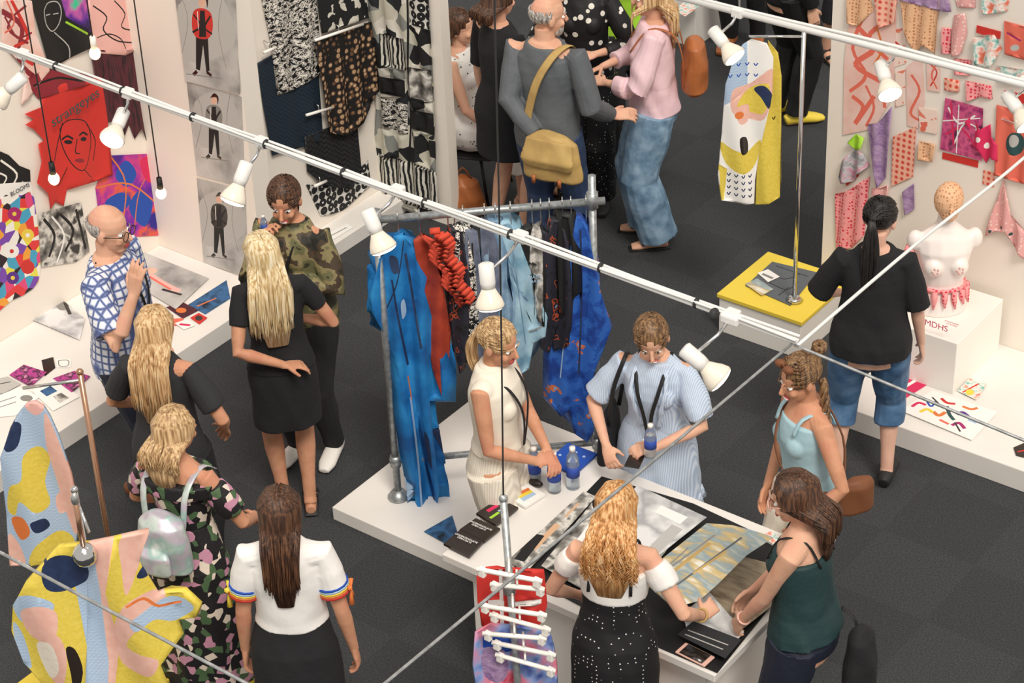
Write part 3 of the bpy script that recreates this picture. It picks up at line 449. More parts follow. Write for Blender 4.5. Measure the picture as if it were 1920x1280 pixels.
# ---------- table ----------
r=empty('display_table','white counter table covered with portfolios and prints','table',(-4.35,6.39,0))
G().bx(-4.98,-3.76,5.98,6.78,0,.71).out('table_body','white',r,bev=.004); G().bx(-5.08,-3.66,5.9,6.86,.71,.75).out('table_top','plat',r,bev=.004)
T0=PZ(.75)
def on(nm,lb,cat,out,m,sh=(),h=.002,th=.002,**k): return art(nm,lb+' on the table',cat,PZ(.75+h),out,m,sh,off=th*.5+.0002,th=th,**k)
on('portfolio_folder','large open black portfolio folder','folder',[(960,1068),(1128,894),(1300,945),(1472,1025),(1455,1125),(1345,1262),(1230,1212)],'black',h=.002,th=.004)
on('fashion_print','dark fashion photograph print','print',[(952,1052),(1095,922),(1118,932),(1020,1040),(985,1075)],'bwart',[('l','beige',.03,[(1000,1030),(1045,985)]),('l','black',.05,[(975,1050),(1010,1005)]),('l','beige',.012,[(1060,970),(1085,945)])],h=.014)
on('art_print','monochrome textile print with dark folds','print',[(1015,1062),(1125,925),(1195,950),(1090,1105)],'bwart',[('l','paper',.03,[(1060,1050),(1130,960)]),('s','iris',[(1110,940),(1150,950),(1130,985)])],h=.022)
on('art_print','pale green and beige watercolour print','print',[(1105,1075),(1180,990),(1260,1020),(1190,1110)],'watc',h=.03)
on('art_print','large white print with soft grey gradients','print',[(1110,1010),(1195,912),(1325,972),(1205,1068)],'bwsm',[('p','lgrey',[(1195,1050),(1260,985),(1280,995),(1215,1060)]),('p','lgrey',[(1125,995),(1180,935),(1200,945),(1142,1008)]),('p','paper',[(1240,950),(1290,972),(1275,985),(1228,962)])],h=.036)
on('art_print','brown brushed textile print','print',[(1295,1120),(1380,1040),(1466,1062),(1455,1130),(1378,1190)],'brownp',h=.026)
on('loose_sheets','white sheet edges under the prints','paper',[(1280,1150),(1330,1110),(1395,1185),(1370,1215),(1290,1190)],'bwsm',h=.038)
on('clear_sleeve','black plastic sleeve stack','folder',[(1270,1190),(1300,1165),(1390,1200),(1360,1235)],'char',[('l','lgrey',.006,[(1285,1190),(1355,1218)]),('l','lgrey',.006,[(1290,1182),(1365,1210)])],h=.042)
art('marbled_print','marbled yellow and blue print lifted by hand','print',PZ(.88),[(1205,1095),(1225,1065),(1325,993),(1450,1018),(1400,1052),(1345,1105),(1310,1135),(1262,1150)],'marble',[('l','mgrey',.012,[(1250,1080),(1340,1020)]),('l','grey',.01,[(1270,1110),(1390,1025)]),('l','tan',.02,[(1240,1100),(1330,1035)]),('l','tan',.012,[(1300,1090),(1360,1050)]),('l','mgrey',.008,[(1230,1090),(1290,1040)])],th=.002,bend=lambda a,b:.03*sin(a*3)+.02*b)
for nm,lb,out,m,sh in [('brochure','black brochure with white lettering',[(832,1022),(868,992),(912,1012),(880,1046)],'iris',[]),('brochure','black brochure with white title',[(862,996),(892,975),(938,994),(908,1018)],'iris',[]),('brochure','black cover brochure with colourful pattern',[(893,966),(935,938),(972,955),(930,988)],'iris',[('l','hpink',.02,[(915,962),(932,952)]),('l','green',.015,[(920,975),(935,965)]),('l','lblue',.012,[(935,962),(950,956)])]),
 ('card_stack','stack of white cards with rainbow print',[(948,930),(990,908),(1022,928),(985,952)],'paper',[('p','orange',[(965,928),(990,916),(995,920),(970,932)]),('p','yellow',[(970,932),(995,920),(1000,924),(975,936)]),('p','lblue',[(975,936),(1000,924),(1006,928),(982,942)])]),
 ('booklet','blue speckled booklet',[(1022,868),(1065,832),(1120,852),(1078,890)],'blue',[('e','lblue',(1080,850),3,2),('e','lblue',(1095,858),3,2),('e','lblue',(1065,862),3,2),('e','lblue',(1050,855),3,2)]),
 ('leaflet','pale patterned leaflet at the table corner',[(1425,1008),(1445,998),(1472,1012),(1460,1028)],'tealw',[])]:
    o=on(nm,lb,'booklet',out,m,sh,h=.012,th=.012)
    if lb.endswith('lettering'): txt('UNDERGRADUATE\nOPEN DAYS',T0,(873,1020),.0145,'paper',o,ang=0,off=.029)
    if lb.endswith('title'): txt('UNDERGRADUATE\nOPEN DAYS',T0,(900,996),.0145,'paper',o,ang=0,off=.029)
art('photo_print','blue photograph lying at the platform edge','photo',PZ(.08),[(795,998),(848,968),(858,1000),(838,1022)],'bluph')
G().ell(hit(1003,910,T0)+UP*.02,(.045,.02,.018)).out('pouch','iris',label='small black pouch on the table',cat='pouch')
def bottle(px,py,lb,k=1,base=None):
    p=base or hit(px,py,T0); r=empty('water_bottle',lb,'bottle',p,'water bottles')
    G().tube([p+UP*z*k for z in(0,.005,.06,.12,.15,.175,.18)],[x*min(1,k) for x in(.026,.031,.031,.031,.026,.013,.013)],n=16).out('bottle_body','water',r)
    G().tube([p+UP*z*k for z in(.06,.11)],.0318*min(1,k),n=16).out('label','label',r); G().tube([p+UP*.178*k,p+UP*.197*k],.014*min(1,k),n=12).out('cap','white',r)
bottle(1003,903,'clear plastic water bottle with dark blue label on the table'); bottle(1040,920,'clear plastic water bottle with blue label beside booklet',1.1); bottle(1075,913,'clear plastic water bottle with white cap',1.15)
p=hit(1303,1232,T0)+UP*.008; r=empty('smartphone','rose gold smartphone with dark screen on black folder','phone',p)
A=Matrix.Rotation(rad(-3),3,'Z'); G().box(p+UP*.006,(.15,.075,.009),A).out('phone_body','rosegold',r,bev=.004); G().box(p+UP*.011,(.115,.066,.001),A).out('screen','iris',r)
# waterfall rack
r=empty('hanger_stand','galvanised pole stand with cascading white hangers','stand',(-4.12,5.22,0)); top=V((-4.31,5.39,1.7)); bt=V((-4.12,5.22,0))
pole(bt,top,.015,'galv','pole',r); G().ell(top,.018).out('finial','galv',r); G().tube([top-UP*.42+V((.04,-.04,0)),top-UP*.36+V((.035,-.035,0))],.026).out('pipe_fitting','galv',r); G().tube([bt,bt+UP*.02],[.08,.05]).out('base_flange','galv',r)
art('red_garment','red swimwear piece with white straps on hanger','garment',PC(-4.3,5.42),[(893,1075),(912,1060),(1020,1065),(1026,1130),(1018,1160),(990,1180),(940,1175),(905,1165),(895,1120)],'red',[('p','paper',[(915,1120),(945,1118),(945,1128),(915,1130)]),('p','paper',[(960,1122),(1015,1118),(1015,1126),(960,1130)]),('p','paper',[(935,1062),(942,1062),(945,1165),(938,1165)])],wave=(.015,.1),th=.01)
art('blue_garment','blue and pink printed garment on hanger','garment',PC(-4.24,5.36),[(892,1180),(920,1165),(1030,1175),(1042,1240),(1045,1330),(900,1330),(888,1240)],'bluepink',[('p','blue',[(905,1190),(960,1188),(958,1215),(905,1210)]),('s','lilac',[(905,1215),(945,1210),(950,1260),(910,1265)])],wave=(.02,.12),th=.01)
for x,y,tl,hw in [(955,1078,-.1,.12),(970,1100,.02,.1),(962,1144,-.05,.125),(975,1166,-.2,.115),(965,1192,.05,.12),(982,1216,-.12,.12),(985,1242,-.22,.115)]:
    c=hit(x,y,PC(-4.2,5.28)); hr=empty('clip_hanger','white plastic clip hanger on the pole','hanger',c,'white clip hangers'); ax=(RI*1+AW*-.25+UP*tl).normalized()
    G().tube([c-ax*hw*1.08,c+ax*hw*1.08],(.010),n=8).out('hanger_bar','white',hr)
    for s_ in(-1,1): G().box(c+ax*hw*.9*s_-UP*.010,(.028,.022,.04)).out('clip','white',hr,bev=.003)
    G().tube([c,c+UP*.03,c+UP*.035+AW*.06],.005,n=6).out('hook','white',hr)
# ---------- rails, cables, lights ----------
def cable(P,rd,m,name,lb,cat='cable',n=8): return G().tube(smo(P,6),rd,n=n).out(name,m,label=lb,cat=cat,org=P[0])
ra=V((-7.6,5.36,3.0)); rb=V((-2.95,5.22,3.0))
r=empty('lighting_rail','white overhead lighting rail with bundled cables','rail',ra); pole(ra,rb,.011,'wcab','rail',r)
for i in range(2):
    G().tube(smo([ra.lerp(rb,t/14)+V((0,.011*(-1)**i,.012+.004*sin(t*1.9+i*2))) for t in range(15)],4),.005,n=6).out('cable','wcab',r)
for t in range(1,12): q=ra.lerp(rb,t/12); G().tube([q-V((.004,0,-.006)),q+V((.004,0,.006))],.019,n=10).out('cable_tie','cord',r)
sa,sb=V((-5.3,7.2,3.0)),V((-1.9,7.26,3.0)); r=empty('lighting_rail','white overhead lighting rail above the textile wall','rail',sa); pole(sa,sb,.015,'wcab','rail',r); G().tube(smo([sa.lerp(sb,t/9)+V((0,0,.02+.005*sin(t*2)))for t in range(10)],4),.007,n=6).out('cable','wcab',r)
cable([(-2.94,5.2,3.0),(-2.95,6,2.97),(-2.9,6.8,2.99),(-2.9,8.6,3)],.006,'wcab','power_cable','thick white overhead power cable')
cable([(-2.96,5.2,3.0),(-2.99,4.2,2.99),(-3.03,2.6,3.0)],.005,'steel','tension_wire','taut steel overhead wire'); cable([(-2.95,5.2,3.0),(-2.5,5.16,3),(-1.2,5.05,3)],.005,'steel','tension_wire','taut steel overhead wire')
cable([(-5.2,3.06,3.0),(-4,3.04,3),(-2.5,3.02,3)],.005,'steel','tension_wire','taut steel overhead wire'); cable([(-4.31,5.39,1.7),(-4.29,5.42,2.9),(-4.27,5.45,4.6)],.0035,'cord','drop_wire','dark vertical wire above pole stand')
jb=empty('cable_connector','white and black connector box at rail junction','connector',(-3.2,5.22,3.0)); G().box((-3.2,5.22,3.0),(.07,.035,.035)).out('connector_body','wcab',jb,bev=.008); G().ell((-3.25,5.2,3.01),(.016,.022,.022)).out('plug','cord',jb)
def spot(px,py,yr,aim,en,z=2.88,lb='white clip-on spotlight hanging from the rail'):
    c=hit(px,py,PZ(z)); d=(RI*aim[0]-UP*aim[1]-AW*aim[2]).normalized(); r=empty('spotlight',lb,'spotlight',c,'rail spotlights')
    G().tube([c-d*.10,c-d*.095,c-d*.03,c-d*.01],[.018,.027,.027,.024],n=18).out('lamp_body','lampw',r)
    G().tube([c-d*.01,c+d*.005,c+d*.03,c+d*.05,c+d*.058],[.022,.03,.044,.051,.050],n=20).out('lamp_shade','shade',r)
    G().ell(c+d*.058,(.047,.047,.013),d.to_track_quat('Z','Y').to_matrix(),n=18).out('bulb','spot',r)
    q=V((c.x,yr,3.0)); m=c-d*.06
    G().tube([m,(m+q)/2+V((.02,0,.01)),q],.006,n=8).out('bracket','chrome',r); G().box(q,(.05,.036,.04)).out('clamp','lampw',r,bev=.006)
    l=bpy.data.lights.new('spot_beam','SPOT'); l.energy=en; l.color=(1,.84,.64); l.spot_size=rad(75); l.spot_blend=.8; l.shadow_soft_size=.05; o=bpy.data.objects.new('spot_beam',l); COL.objects.link(o); o.rotation_mode='QUATERNION'; o.rotation_quaternion=d.to_track_quat('-Z','Y'); o.parent=r; o.location=d*.08
for x,y,yr,aim,en in [(12,172,5.34,(-.7,.55,.1),14),(218,242,5.32,(-.25,.35,1),16),(446,350,5.3,(-.4,.8,.45),14),(708,440,5.29,(.35,.9,.35),22),(916,545,5.27,(.05,1,.25),20),(1325,690,5.24,(.75,.6,.35),30),(1362,88,7.21,(.5,.5,.6),25),(1662,155,7.24,(.15,.5,.9),25),(1912,212,7.26,(.4,.5,.7),25)]: spot(x,y,yr,aim,en)
for x,y,hx_ in [(178,100,'white'),(101,335,'black'),(302,362,'black')]:
    c=hit(x,y,PX(-8.45)); r=empty('pendant_bulb','bare pendant bulb glowing warm on a black cord','light bulb',c,'pendant bulbs'); G().ell(c,(.03,.03,.036)).out('bulb','bulb',r); G().tube([c+UP*.025,c+UP*.1],[.018,.016],n=10).out('bulb_holder',hx_,r); G().tube([c+UP*.1,c+UP*2.2],.004,n=6).out('cord','cord',r)
# ---------- people ----------
def ik(a,c,l1,l2,pole):
    d=c-a; D=d.length; m=(l1+l2)*.995
    if D>m: c=a+d*(m/D); d=c-a; D=m
    x=(l1*l1-l2*l2+D*D)/(2*D); h=math.sqrt(max(0,l1*l1-x*x)); t=d/D; p=pole-t*pole.dot(t); p.normalize(); return a+t*x+p*h,c
TF=[(.80,.150,.105,-.01),(.90,.168,.122,-.012),(.98,.155,.11,-.005),(1.08,.122,.09,0),(1.18,.126,.095,0),(1.28,.140,.108,.006),(1.36,.142,.095,0),(1.42,.105,.072,-.012),(1.46,.06,.056,-.01)]
TMn=[(.80,.150,.11,-.01),(.90,.165,.12,-.01),(.98,.16,.12,0),(1.08,.15,.115,.01),(1.18,.155,.12,.01),(1.28,.168,.123,.006),(1.36,.172,.112,0),(1.42,.13,.083,-.01),(1.46,.07,.065,-.01)]
def tor(T,z):
    z=max(T[0][0],min(T[-1][0],z))
    for a,b in zip(T,T[1:]):
        if z<=b[0]: t=(z-a[0])/(b[0]-a[0]); return [a[i]+(b[i]-a[i])*t for i in range(4)]
def person(lb,h,th,head=None,floor=None,skin='sk',man=0,lean=(0,0),look=(0,0,0),R=(.23,.05,.82,.3,-1,0),Lh=(-.23,.05,.82,-.3,-1,0),fR=(.09,.04),fL=(-.09,-.03),sit=0,cl=(),hair=None,shoe='white',face=1,curl=.35,smile=0,hd=(None,None),xy=None):
    s=h/1.7; base=hit(*head,PZ(h)) if head else (hit(*floor,PZ(0)) if floor else V((xy[0],xy[1],0))); base=V((base.x,base.y,0))
    fw=AW*cos(rad(th))+RI*sin(rad(th)); rt=fw.cross(UP); A3=Matrix((rt,fw,UP)).transposed()
    T4=Matrix.Translation(base)@A3.to_4x4()@Matrix.Scale(s,4)
    pv=Matrix.Translation((0,0,.95)); RL=Matrix.Rotation(rad(-lean[0]),4,'X')@Matrix.Rotation(rad(lean[1]),4,'Y')
    if head:
        off=(RL@V((0,0,.65)))-V((0,0,.65)); T4=T4@Matrix.Translation((-off.x*.9,-off.y*.9,0))
    MTs=T4@Matrix.Translation((0,0,-sit))@pv@RL@pv.inverted(); ML=T4@Matrix.Translation((0,0,-sit))
    U=lambda x,y,z:MTs@V((x,y,z)); W=lambda x,y,z:T4@V((x,y,z)); sd=(MTs.to_3x3()@V((1,0,0))).normalized(); ffd=(MTs.to_3x3()@V((0,1,0))).normalized()
    TT=TMn if man else TF; sw=.180 if man else .152; k=1.1 if man else .93
    def UU(x,y,z): return U(x,y,z) if z>.97 else (ML@V((x,y,z)))
    sh={};el={};wr={}
    for q,t in((1,R),(-1,Lh)):
        a=U(q*sw,-.005,1.385); c=W(t[0],t[1],t[2]-sit); pol=A3@V(t[3:6]); e,c=ik(a,c,.285*s,.25*s,pol); sh[q],el[q],wr[q]=a,e,c
    hp={};kn={};an={}
    for q,t in((1,fR),(-1,fL)):
        a=ML@V((q*.085,0,.90)); c=W(t[0],t[1],.085); kk,c=ik(a,c,.425*s,.415*s,fw+rt*.12*q); hp[q],kn[q],an[q]=a,kk,c
    g=G()
    g.tube([UU(0,t[3],t[0]) for t in TT],[(t[1]*s,t[2]*s) for t in TT],side=sd,n=20)
    nb=U(0,-.01,1.42); Mh=MTs@Matrix.Translation((0,.0,1.49))@Matrix.Rotation(rad(look[0]),4,'Z')@Matrix.Rotation(rad(-look[1]),4,'X')@Matrix.Rotation(rad(look[2]),4,'Y')@Matrix.Translation((0,.014,.10))
    Hp=lambda x,y,z:Mh@V((x,y,z)); H3=Mh.to_3x3().normalized()
    g.tube([nb,U(0,-.005,1.47),Hp(0,-.02,-.06)],[.060*s*k,.050*s*k,.050*s*k])
    def E(gg,c,r): gg.ell(Hp(*c),tuple(x*s for x in r),H3)
    E(g,(0,-.014,.028),(.074,.092,.088)); E(g,(0,.018,-.03),(.058,.066,.08)); E(g,(0,.048,-.086),(.026 if not man else .034,.025,.022))
    g.tube([Hp(0,.08,.012),Hp(0,.104,-.028),Hp(0,.092,-.036)],[.007*s,.0115*s,.0115*s],n=8)
    for q in(-1,1): E(g,(q*.074,-.008,-.008),(.011,.019,.031)); E(g,(q*.034,.060,-.033),(.02,.018,.02))
    if not man:
        for q in(-1,1): g.ell(U(q*.066,.076,1.27),(.053*s,.048*s,.053*s))
    for q in(-1,1):
        a,e,w=sh[q],el[q],wr[q]; g.tube([U(q*.07,-.01,1.39),a,a.lerp(e,.35),a.lerp(e,.8),e,e.lerp(w,.25),e.lerp(w,.65),w],[x*s*k for x in(.06,.05,.044,.037,.035,.036,.028,.022)])
        D=(w-e).normalized(); hh=hd[0 if q>0 else 1]
        if hh: D=(D*.3+(A3@V(hh)).normalized()).normalized()
        Nn=(-UP*.7-rt*q*.5+fw*.1); Nn=Nn-D*Nn.dot(D)
        if Nn.length<.25: Nn=(-rt*q)-D*(-rt*q).dot(D)
        Nn.normalize(); S=D.cross(Nn)*q; hs=s*(1.1 if man else .97)
        g.tube([w-D*.015*hs,w+D*.03*hs,w+D*.085*hs],[(.024*hs,.018*hs),(.036*hs,.015*hs),(.038*hs,.012*hs)],side=S,n=12)
        for i,(o_,ln) in enumerate(((.030,.066),(.010,.075),(-.010,.07),(-.029,.055))):
            p=w+D*.078*hs+S*o_*hs; P=[p]; d=D.copy()+S*o_*2.2
            for j in range(3): d=(Matrix.Rotation(curl*(1+.15*i),3,D.cross(Nn))@d); d.normalize(); p=p+d*ln*hs*(.45,.32,.28)[j]; P.append(p)
            g.tube(P,[.0092*hs,.0086*hs,.008*hs,.0065*hs],n=8)
        p=w+D*.02*hs+S*.026*hs; d=(D*.65+S*.6+Nn*.35).normalized(); P=[p,p+d*.038*hs]; d=(d+D*.5+Nn*.3).normalized(); P.append(P[-1]+d*.034*hs); g.tube(P,[.013*hs,.011*hs,.008*hs],n=8)
        a,e,w=hp[q],kn[q],an[q]; up=a+(ML@V((0,0,.04))-ML@V((0,0,0))); 
        g.tube([up,a.lerp(e,.15),a.lerp(e,.5),a.lerp(e,.85),e,e.lerp(w,.3),e.lerp(w,.7),w],[x*s*(1.04 if man else .97) for x in(.085,.088,.074,.056,.052,.054,.038,.034)])
        fd=(fw+rt*q*.15).normalized(); g.tube([w,w-UP*.03*s-fd*.02*s],[.034*s,.034*s]); g.tube([w-fd*.055*s-UP*.052*s,w+fd*.04*s-UP*.045*s,w+fd*.12*s-UP*.06*s,w+fd*.165*s-UP*.065*s],[.028*s,(.034*s,.032*s),(.038*s,.022*s),(.03*s,.015*s)],side=fd.cross(UP))
    body=g.out('person',skin,label=lb,cat='person',org=base,rem=.005,it=3)
    if face:
        for q in(-1,1):
            g=G(); E(g,(q*.030,.0665,.002),(.0145,.0115,.0075)); g.c=1; E(g,(q*.030,.0752,.001),(.0062,.004,.0062)); g.out('eye',['eyew','iris'],body)
            G().tube([Hp(q*.016,.086,.020),Hp(q*.032,.082,.026),Hp(q*.048,.068,.02)],[.003*s,.0035*s,.002*s],n=6).out('eyebrow',hair[1] if hair else 'hgrey',body)
        g=G(); E(g,(0,.080,-.060),(.023,.008,.0045)); E(g,(0,.080,-.068),(.019,.008,.0055))
        if smile: g.c=1; E(g,(0,.085,-.064),(.019,.006,.0048))
        g.out('lips',['lip','eyew'],body)
    if hair: mkhair(body,Mh,Hp,H3,U,rt,fw,s,*hair)
    for c in cl:
        t,m,K=c[0],c[1],dict(c[2]) if len(c)>2 else {}; nf=K.get('nf',0); g=G(); inf=K.get('inf',.012)
        if t=='top':
            zb,zn=K.get('zb',.9),K.get('zn',1.445); n=9; zz=[zb+(zn-zb)*i/n for i in range(n+1)]; fl=K.get('fl',.0)
            P=[];Rr=[]
            for i,z in enumerate(zz):
                q=tor(TT,z); x=fl*max(0,1-i/5); loose=K.get('loose',0)*max(0,1-abs(z-1.1)/.25); P.append(UU(0,q[3],z)); Rr.append(((q[1]+inf+x+loose)*s,(q[2]+inf+x+loose)*s))
            g.tube(P,Rr,side=sd,n=32,wob=(lambda i,a:.02*sin(a*9)*max(0,1-i/5)) if fl else None)
            if not man:
                for q in(-1,1):
                    if zn>1.3: g.ell(U(q*.066,.078,1.27),(.058*s,.053*s,.06*s))
            sl=K.get('sl',0)
            for q in(-1,1):
                if sl>0:
                    a,e,w=sh[q],el[q],wr[q]; wd=K.get('wd',.014); P=[U(q*.07,-.008,1.385),a+UP*.002]; Rr=[.068*s,(.053*k+wd*.5)*s]
                    P.append(a.lerp(e,min(sl,1)*.5)); Rr.append((.048*k+wd)*s); P.append(a.lerp(e,min(sl,1))); Rr.append((.040*k+wd*1.3)*s)
                    if sl>1: P+=[e.lerp(w,(sl-1)*.5),e.lerp(w,sl-1)]; Rr+=[(.038*k+wd)*s,(.027*k+wd)*s]
                    g.tube(P,Rr)
                elif zn>1.4: g.ell(U(q*.115,-.005,1.385),(.056*s,.066*s,.056*s))
            nm=K.get('nm','shirt')
        elif t=='pants':
            ln=K.get('ln',1); wd=K.get('wd',.016); zt=K.get('zt',1.0); zz=[.84,.9,.95,zt]
            g.tube([ML@V((0,tor(TT,z)[3],z)) for z in zz],[((tor(TT,z)[1]+.01)*s,(tor(TT,z)[2]+.01)*s) for z in zz],side=rt,n=24)
            for q in(-1,1):
                a,e,w=hp[q],kn[q],an[q]; pts=[(a+UP*.02,.092),(a.lerp(e,.3),.086),(a.lerp(e,.7),.068),(e,.058),(e.lerp(w,.35),.056),(e.lerp(w,.75),.046),(w,.042)]; tot=len(pts)-1; kk=ln*tot; P=[];Rr=[]
                for i in range(int(kk)+1): P.append(pts[i][0]); Rr.append((pts[i][1]+wd*(1+K.get('bell',0)*i))*s)
                fr=kk-int(kk)
                if fr>.02: i=int(kk); P.append(pts[i][0].lerp(pts[i+1][0],fr)); Rr.append(Rr[-1])
                g.tube(P,Rr)
            nm=K.get('nm','trousers')
        elif t=='skirt':
            zt,zb,fl=K.get('zt',1.06),K.get('zb',.6),K.get('fl',.03); nf=K.get('nf',9); am=K.get('am',.03); n=8; P=[];Rr=[]
            for i in range(n+1):
                f=i/n; z=zb+(zt-zb)*f; q=tor(TT,max(z,.88)); x=inf+fl*(1-f); P.append(UU(0,q[3],z)); Rr.append(((q[1]+x)*s,(q[2]+x)*s))
            g.tube(P,Rr,side=rt,n=48,wob=lambda i,a:am*sin(a*nf+i*.2)*(1-i/n)); nm=K.get('nm','skirt')
        g.out(nm,m,body,rem=.006,disp=K.get('d',.006),df=K.get('df',9),it=2)
    if shoe:
        for q in(-1,1):
            w=an[q]; fd=(fw+rt*q*.15).normalized(); g=G(); z=UP*s
            if shoe=='sandal':
                g.tube([w-fd*.07*s-z*.078,w+fd*.05*s-z*.078,w+fd*.18*s-z*.08],[(.034*s,.006*s),(.04*s,.006*s),(.036*s,.006*s)],side=fd.cross(UP)); g.tube([w+fd*.09*s-z*.03+rt*x*s for x in(-.045,0,.045)],[.012*s,.014*s,.012*s]); g.tube([w+fd*.02*s-z*.015+rt*x*s for x in(-.042,0,.042)],[.010*s,.012*s,.010*s]); g.out('sandal','rubber',body)
            else:
                g.tube([w-fd*.075*s-z*.045,w-fd*.03*s-z*.03,w+fd*.05*s-z*.036,w+fd*.13*s-z*.05,w+fd*.185*s-z*.06],[(.03*s,.036*s),(.042*s,.044*s),(.046*s,.04*s),(.048*s,.03*s),(.03*s,.018*s)],side=fd.cross(UP)); g.out('shoe',shoe,body,rem=.008)
    return dict(o=body,U=U,W=W,Hp=Hp,H3=H3,s=s,rt=rt,fw=fw,sd=sd,ff=ffd,sh=sh,el=el,wr=wr,kn=kn,A=A3,T=TT)
def mkhair(body,Mh,Hp,H3,U,rt,fw,s,kind,mat,L_=.3,wid=1.2,wav=.004,wn=6,pm=110,front=0):
    g=G()
    if kind!='fringe': g.ell(Hp(0,-.021,.036),(.081*s,.095*s,.088*s),H3)
    def sf(ph,e,k): return V((sin(ph)*cos(e)*.080*k,-cos(ph)*cos(e)*.098*k-.016,.032+sin(e)*.09*k))
    nk=U(0,0,1.45); R_=random.uniform
    if kind=='long':
        if L_>.1: g.tube([Hp(0,-.04,.0),Hp(0,-.085,-.05)]+[nk-fw*(.110+.01*f)*s-UP*(L_*.85*f-.03)*s for f in(.15,.5,1)],[(.07*s,.05*s),(.072*s,.035*s),(.08*s*wid,.025*s),(.075*s*wid,.02*s),(.04*s*wid,.010*s)],side=rt)
        for i in range(420):
            ph=rad(R_(-pm,pm)); sg=1 if ph>0 else -1; f0=abs(ph)/rad(pm); yp=-.075+f0*.12; zt=.032+.09*math.sqrt(max(0,1-((yp+.016)/.098)**2))*1.02
            P=[Mh@V((sg*.006,yp,zt)),Mh@sf(ph,rad(52),1.04),Mh@sf(ph,rad(12),1.07),Mh@sf(ph,rad(-25),1.12)]; a=P[-1]; x0=(a-nk).dot(rt); y0=(a-nk).dot(fw); ln=L_*R_(.72,1.06)*(1-.25*f0)*s
            yt=(-.133+R_(-.014,.018))*s
            if front and abs(ph)>rad(75): yt=.12*s
            phs=R_(0,6) if wav>.008 else R_(0,2); tp=R_(-.15,.05)
            for j in range(1,9):
                f=j/8; dx=wav*s*sin(f*wn+phs)*f**.5; P.append(a-UP*ln*f+rt*(x0*((wid-1)*sin(f*pi*.6)+tp*f*f)+dx)+fw*((yt-y0)*min(1,f*2.4)+dx*.6*cos(phs)))
            rr=R_(.0035,.006)*s; g.tube(P,[rr*.6,rr,rr,rr]+[rr*(1.08-.11*j) for j in range(8)],n=5)
    elif kind in('tail','bun','braid'):
        tie=V((0,-.122,.02 if kind!='bun' else .075))
        for i in range(240):
            ph=rad(R_(-150,150)); e0=rad(R_(-25,75)); m=sf(ph*.6,max(e0,.1),1.03)
            g.tube([Mh@sf(ph,e0,.985),Mh@sf(ph*.85,e0*.9,1.02),Mh@m,Mh@(m*.35+tie*.65),Mh@tie],[.003*s,.004*s,.004*s,.0045*s,.005*s],n=5)
        if kind=='bun':
            c=Mh@(tie+V((0,-.01,.03))); 
            for i in range(9): g.torus(c+V((R_(-.006,.006),R_(-.006,.006),R_(-.01,.01))),.022*s,.011*s,Matrix.Rotation(R_(0,.9),3,'X')@Matrix.Rotation(R_(0,3),3,'Z'))
        else:
            a=Mh@tie
            for i in range(70):
                x,y=(R_(-1,1),R_(-1,1)); P=[];n=10; ln=L_*R_(.8,1.05)
                for j in range(n+1):
                    f=j/n; w=.032*sin(min(1,f*1.8+.15)*pi*.5)*(1-.5*f*f); P.append(a-UP*ln*f*s-fw*(.035*sin(f*pi*.8)+y*w*.6)*s+rt*x*w*wid*s)
                g.tube(P,.0052*s,n=5)
    else:
        for i in range(260):
            ph=rad(R_(-105,105) if kind=='short' else R_(-88,88)); e=rad(R_(-28,85 if kind=='short' else 14)); g.tube([Mh@sf(ph,e,.96),Mh@sf(ph+.05,e-.15,.99 if kind!='short' else 1.02),Mh@sf(ph+.06,e-.3,.965)],[.004*s,.0045*s,.003*s],n=5)
    g.out('hair',mat,body)
def glasses(P,m='black'):
    g=G(); A=P['H3']@Matrix.Rotation(pi/2,3,'X')
    for q in(-1,1): g.torus(P['Hp'](q*.033,.095,0),.023*P['s'],.0022,A,m=5); g.tube([P['Hp'](q*.057,.09,.005),P['Hp'](q*.08,.0,.0)],.0022,n=5)
    g.tube([P['Hp'](-.011,.096,.004),P['Hp'](.011,.096,.004)],.0022,n=5); g.out('eyeglasses',m,P['o'])
def lanyard(P,m='black',badge='paper',z=1.06):
    U=P['U']; g=G(); g.tube(smo([U(-.075,-.04,1.45),U(-.07,.07,1.41),U(-.05,.135,1.32),U(-.02,.15,1.2),U(0,.135,z+.04),U(.02,.15,1.2),U(.05,.135,1.32),U(.07,.07,1.41),U(.075,-.04,1.45)],4),[(.009,.003)]*33,side=P['sd'],n=8); g.out('lanyard',m,P['o'])
    if badge: G().box(U(0,.14,z-.01),(.06,.008,.085),P['A']).out('badge',badge,P['o'],bev=.002)
def strap(P,pts,m,w=.018,name='strap',t=.004,root=None):
    g=G(); Q=smo([P['U'](*p) for p in pts],4); g.tube(Q,[(w,t)]*len(Q),side=P['sd'],n=8); return g.out(name,m,root or P['o'])
def watch(P,q,m):
    e,w=P['el'][q],P['wr'][q]; A=(w-e).to_track_quat('Z','Y').to_matrix(); G().torus(e.lerp(w,.9),.027,.005,A).out('wristwatch',m,P['o'])
# bald man
P=person('bald man in plaid shirt gesturing with raised hand',1.78,105,head=(192,388),man=1,skin='sk',look=(-5,5,0),R=(.23,.20,1.40,.5,-.3,-1),Lh=(-.22,.08,.84,-.3,-1,0),hd=((-.05,.15,1),None),hair=('fringe','hgrey'),cl=[('pants','navy',dict(wd=.02)),('top','plaid',dict(zb=.86,sl=.8,wd=.022,loose=.012,fl=.012))],shoe='brown',curl=.15,fR=(.1,.12),fL=(-.1,-.08)); glasses(P); lanyard(P,badge=None)
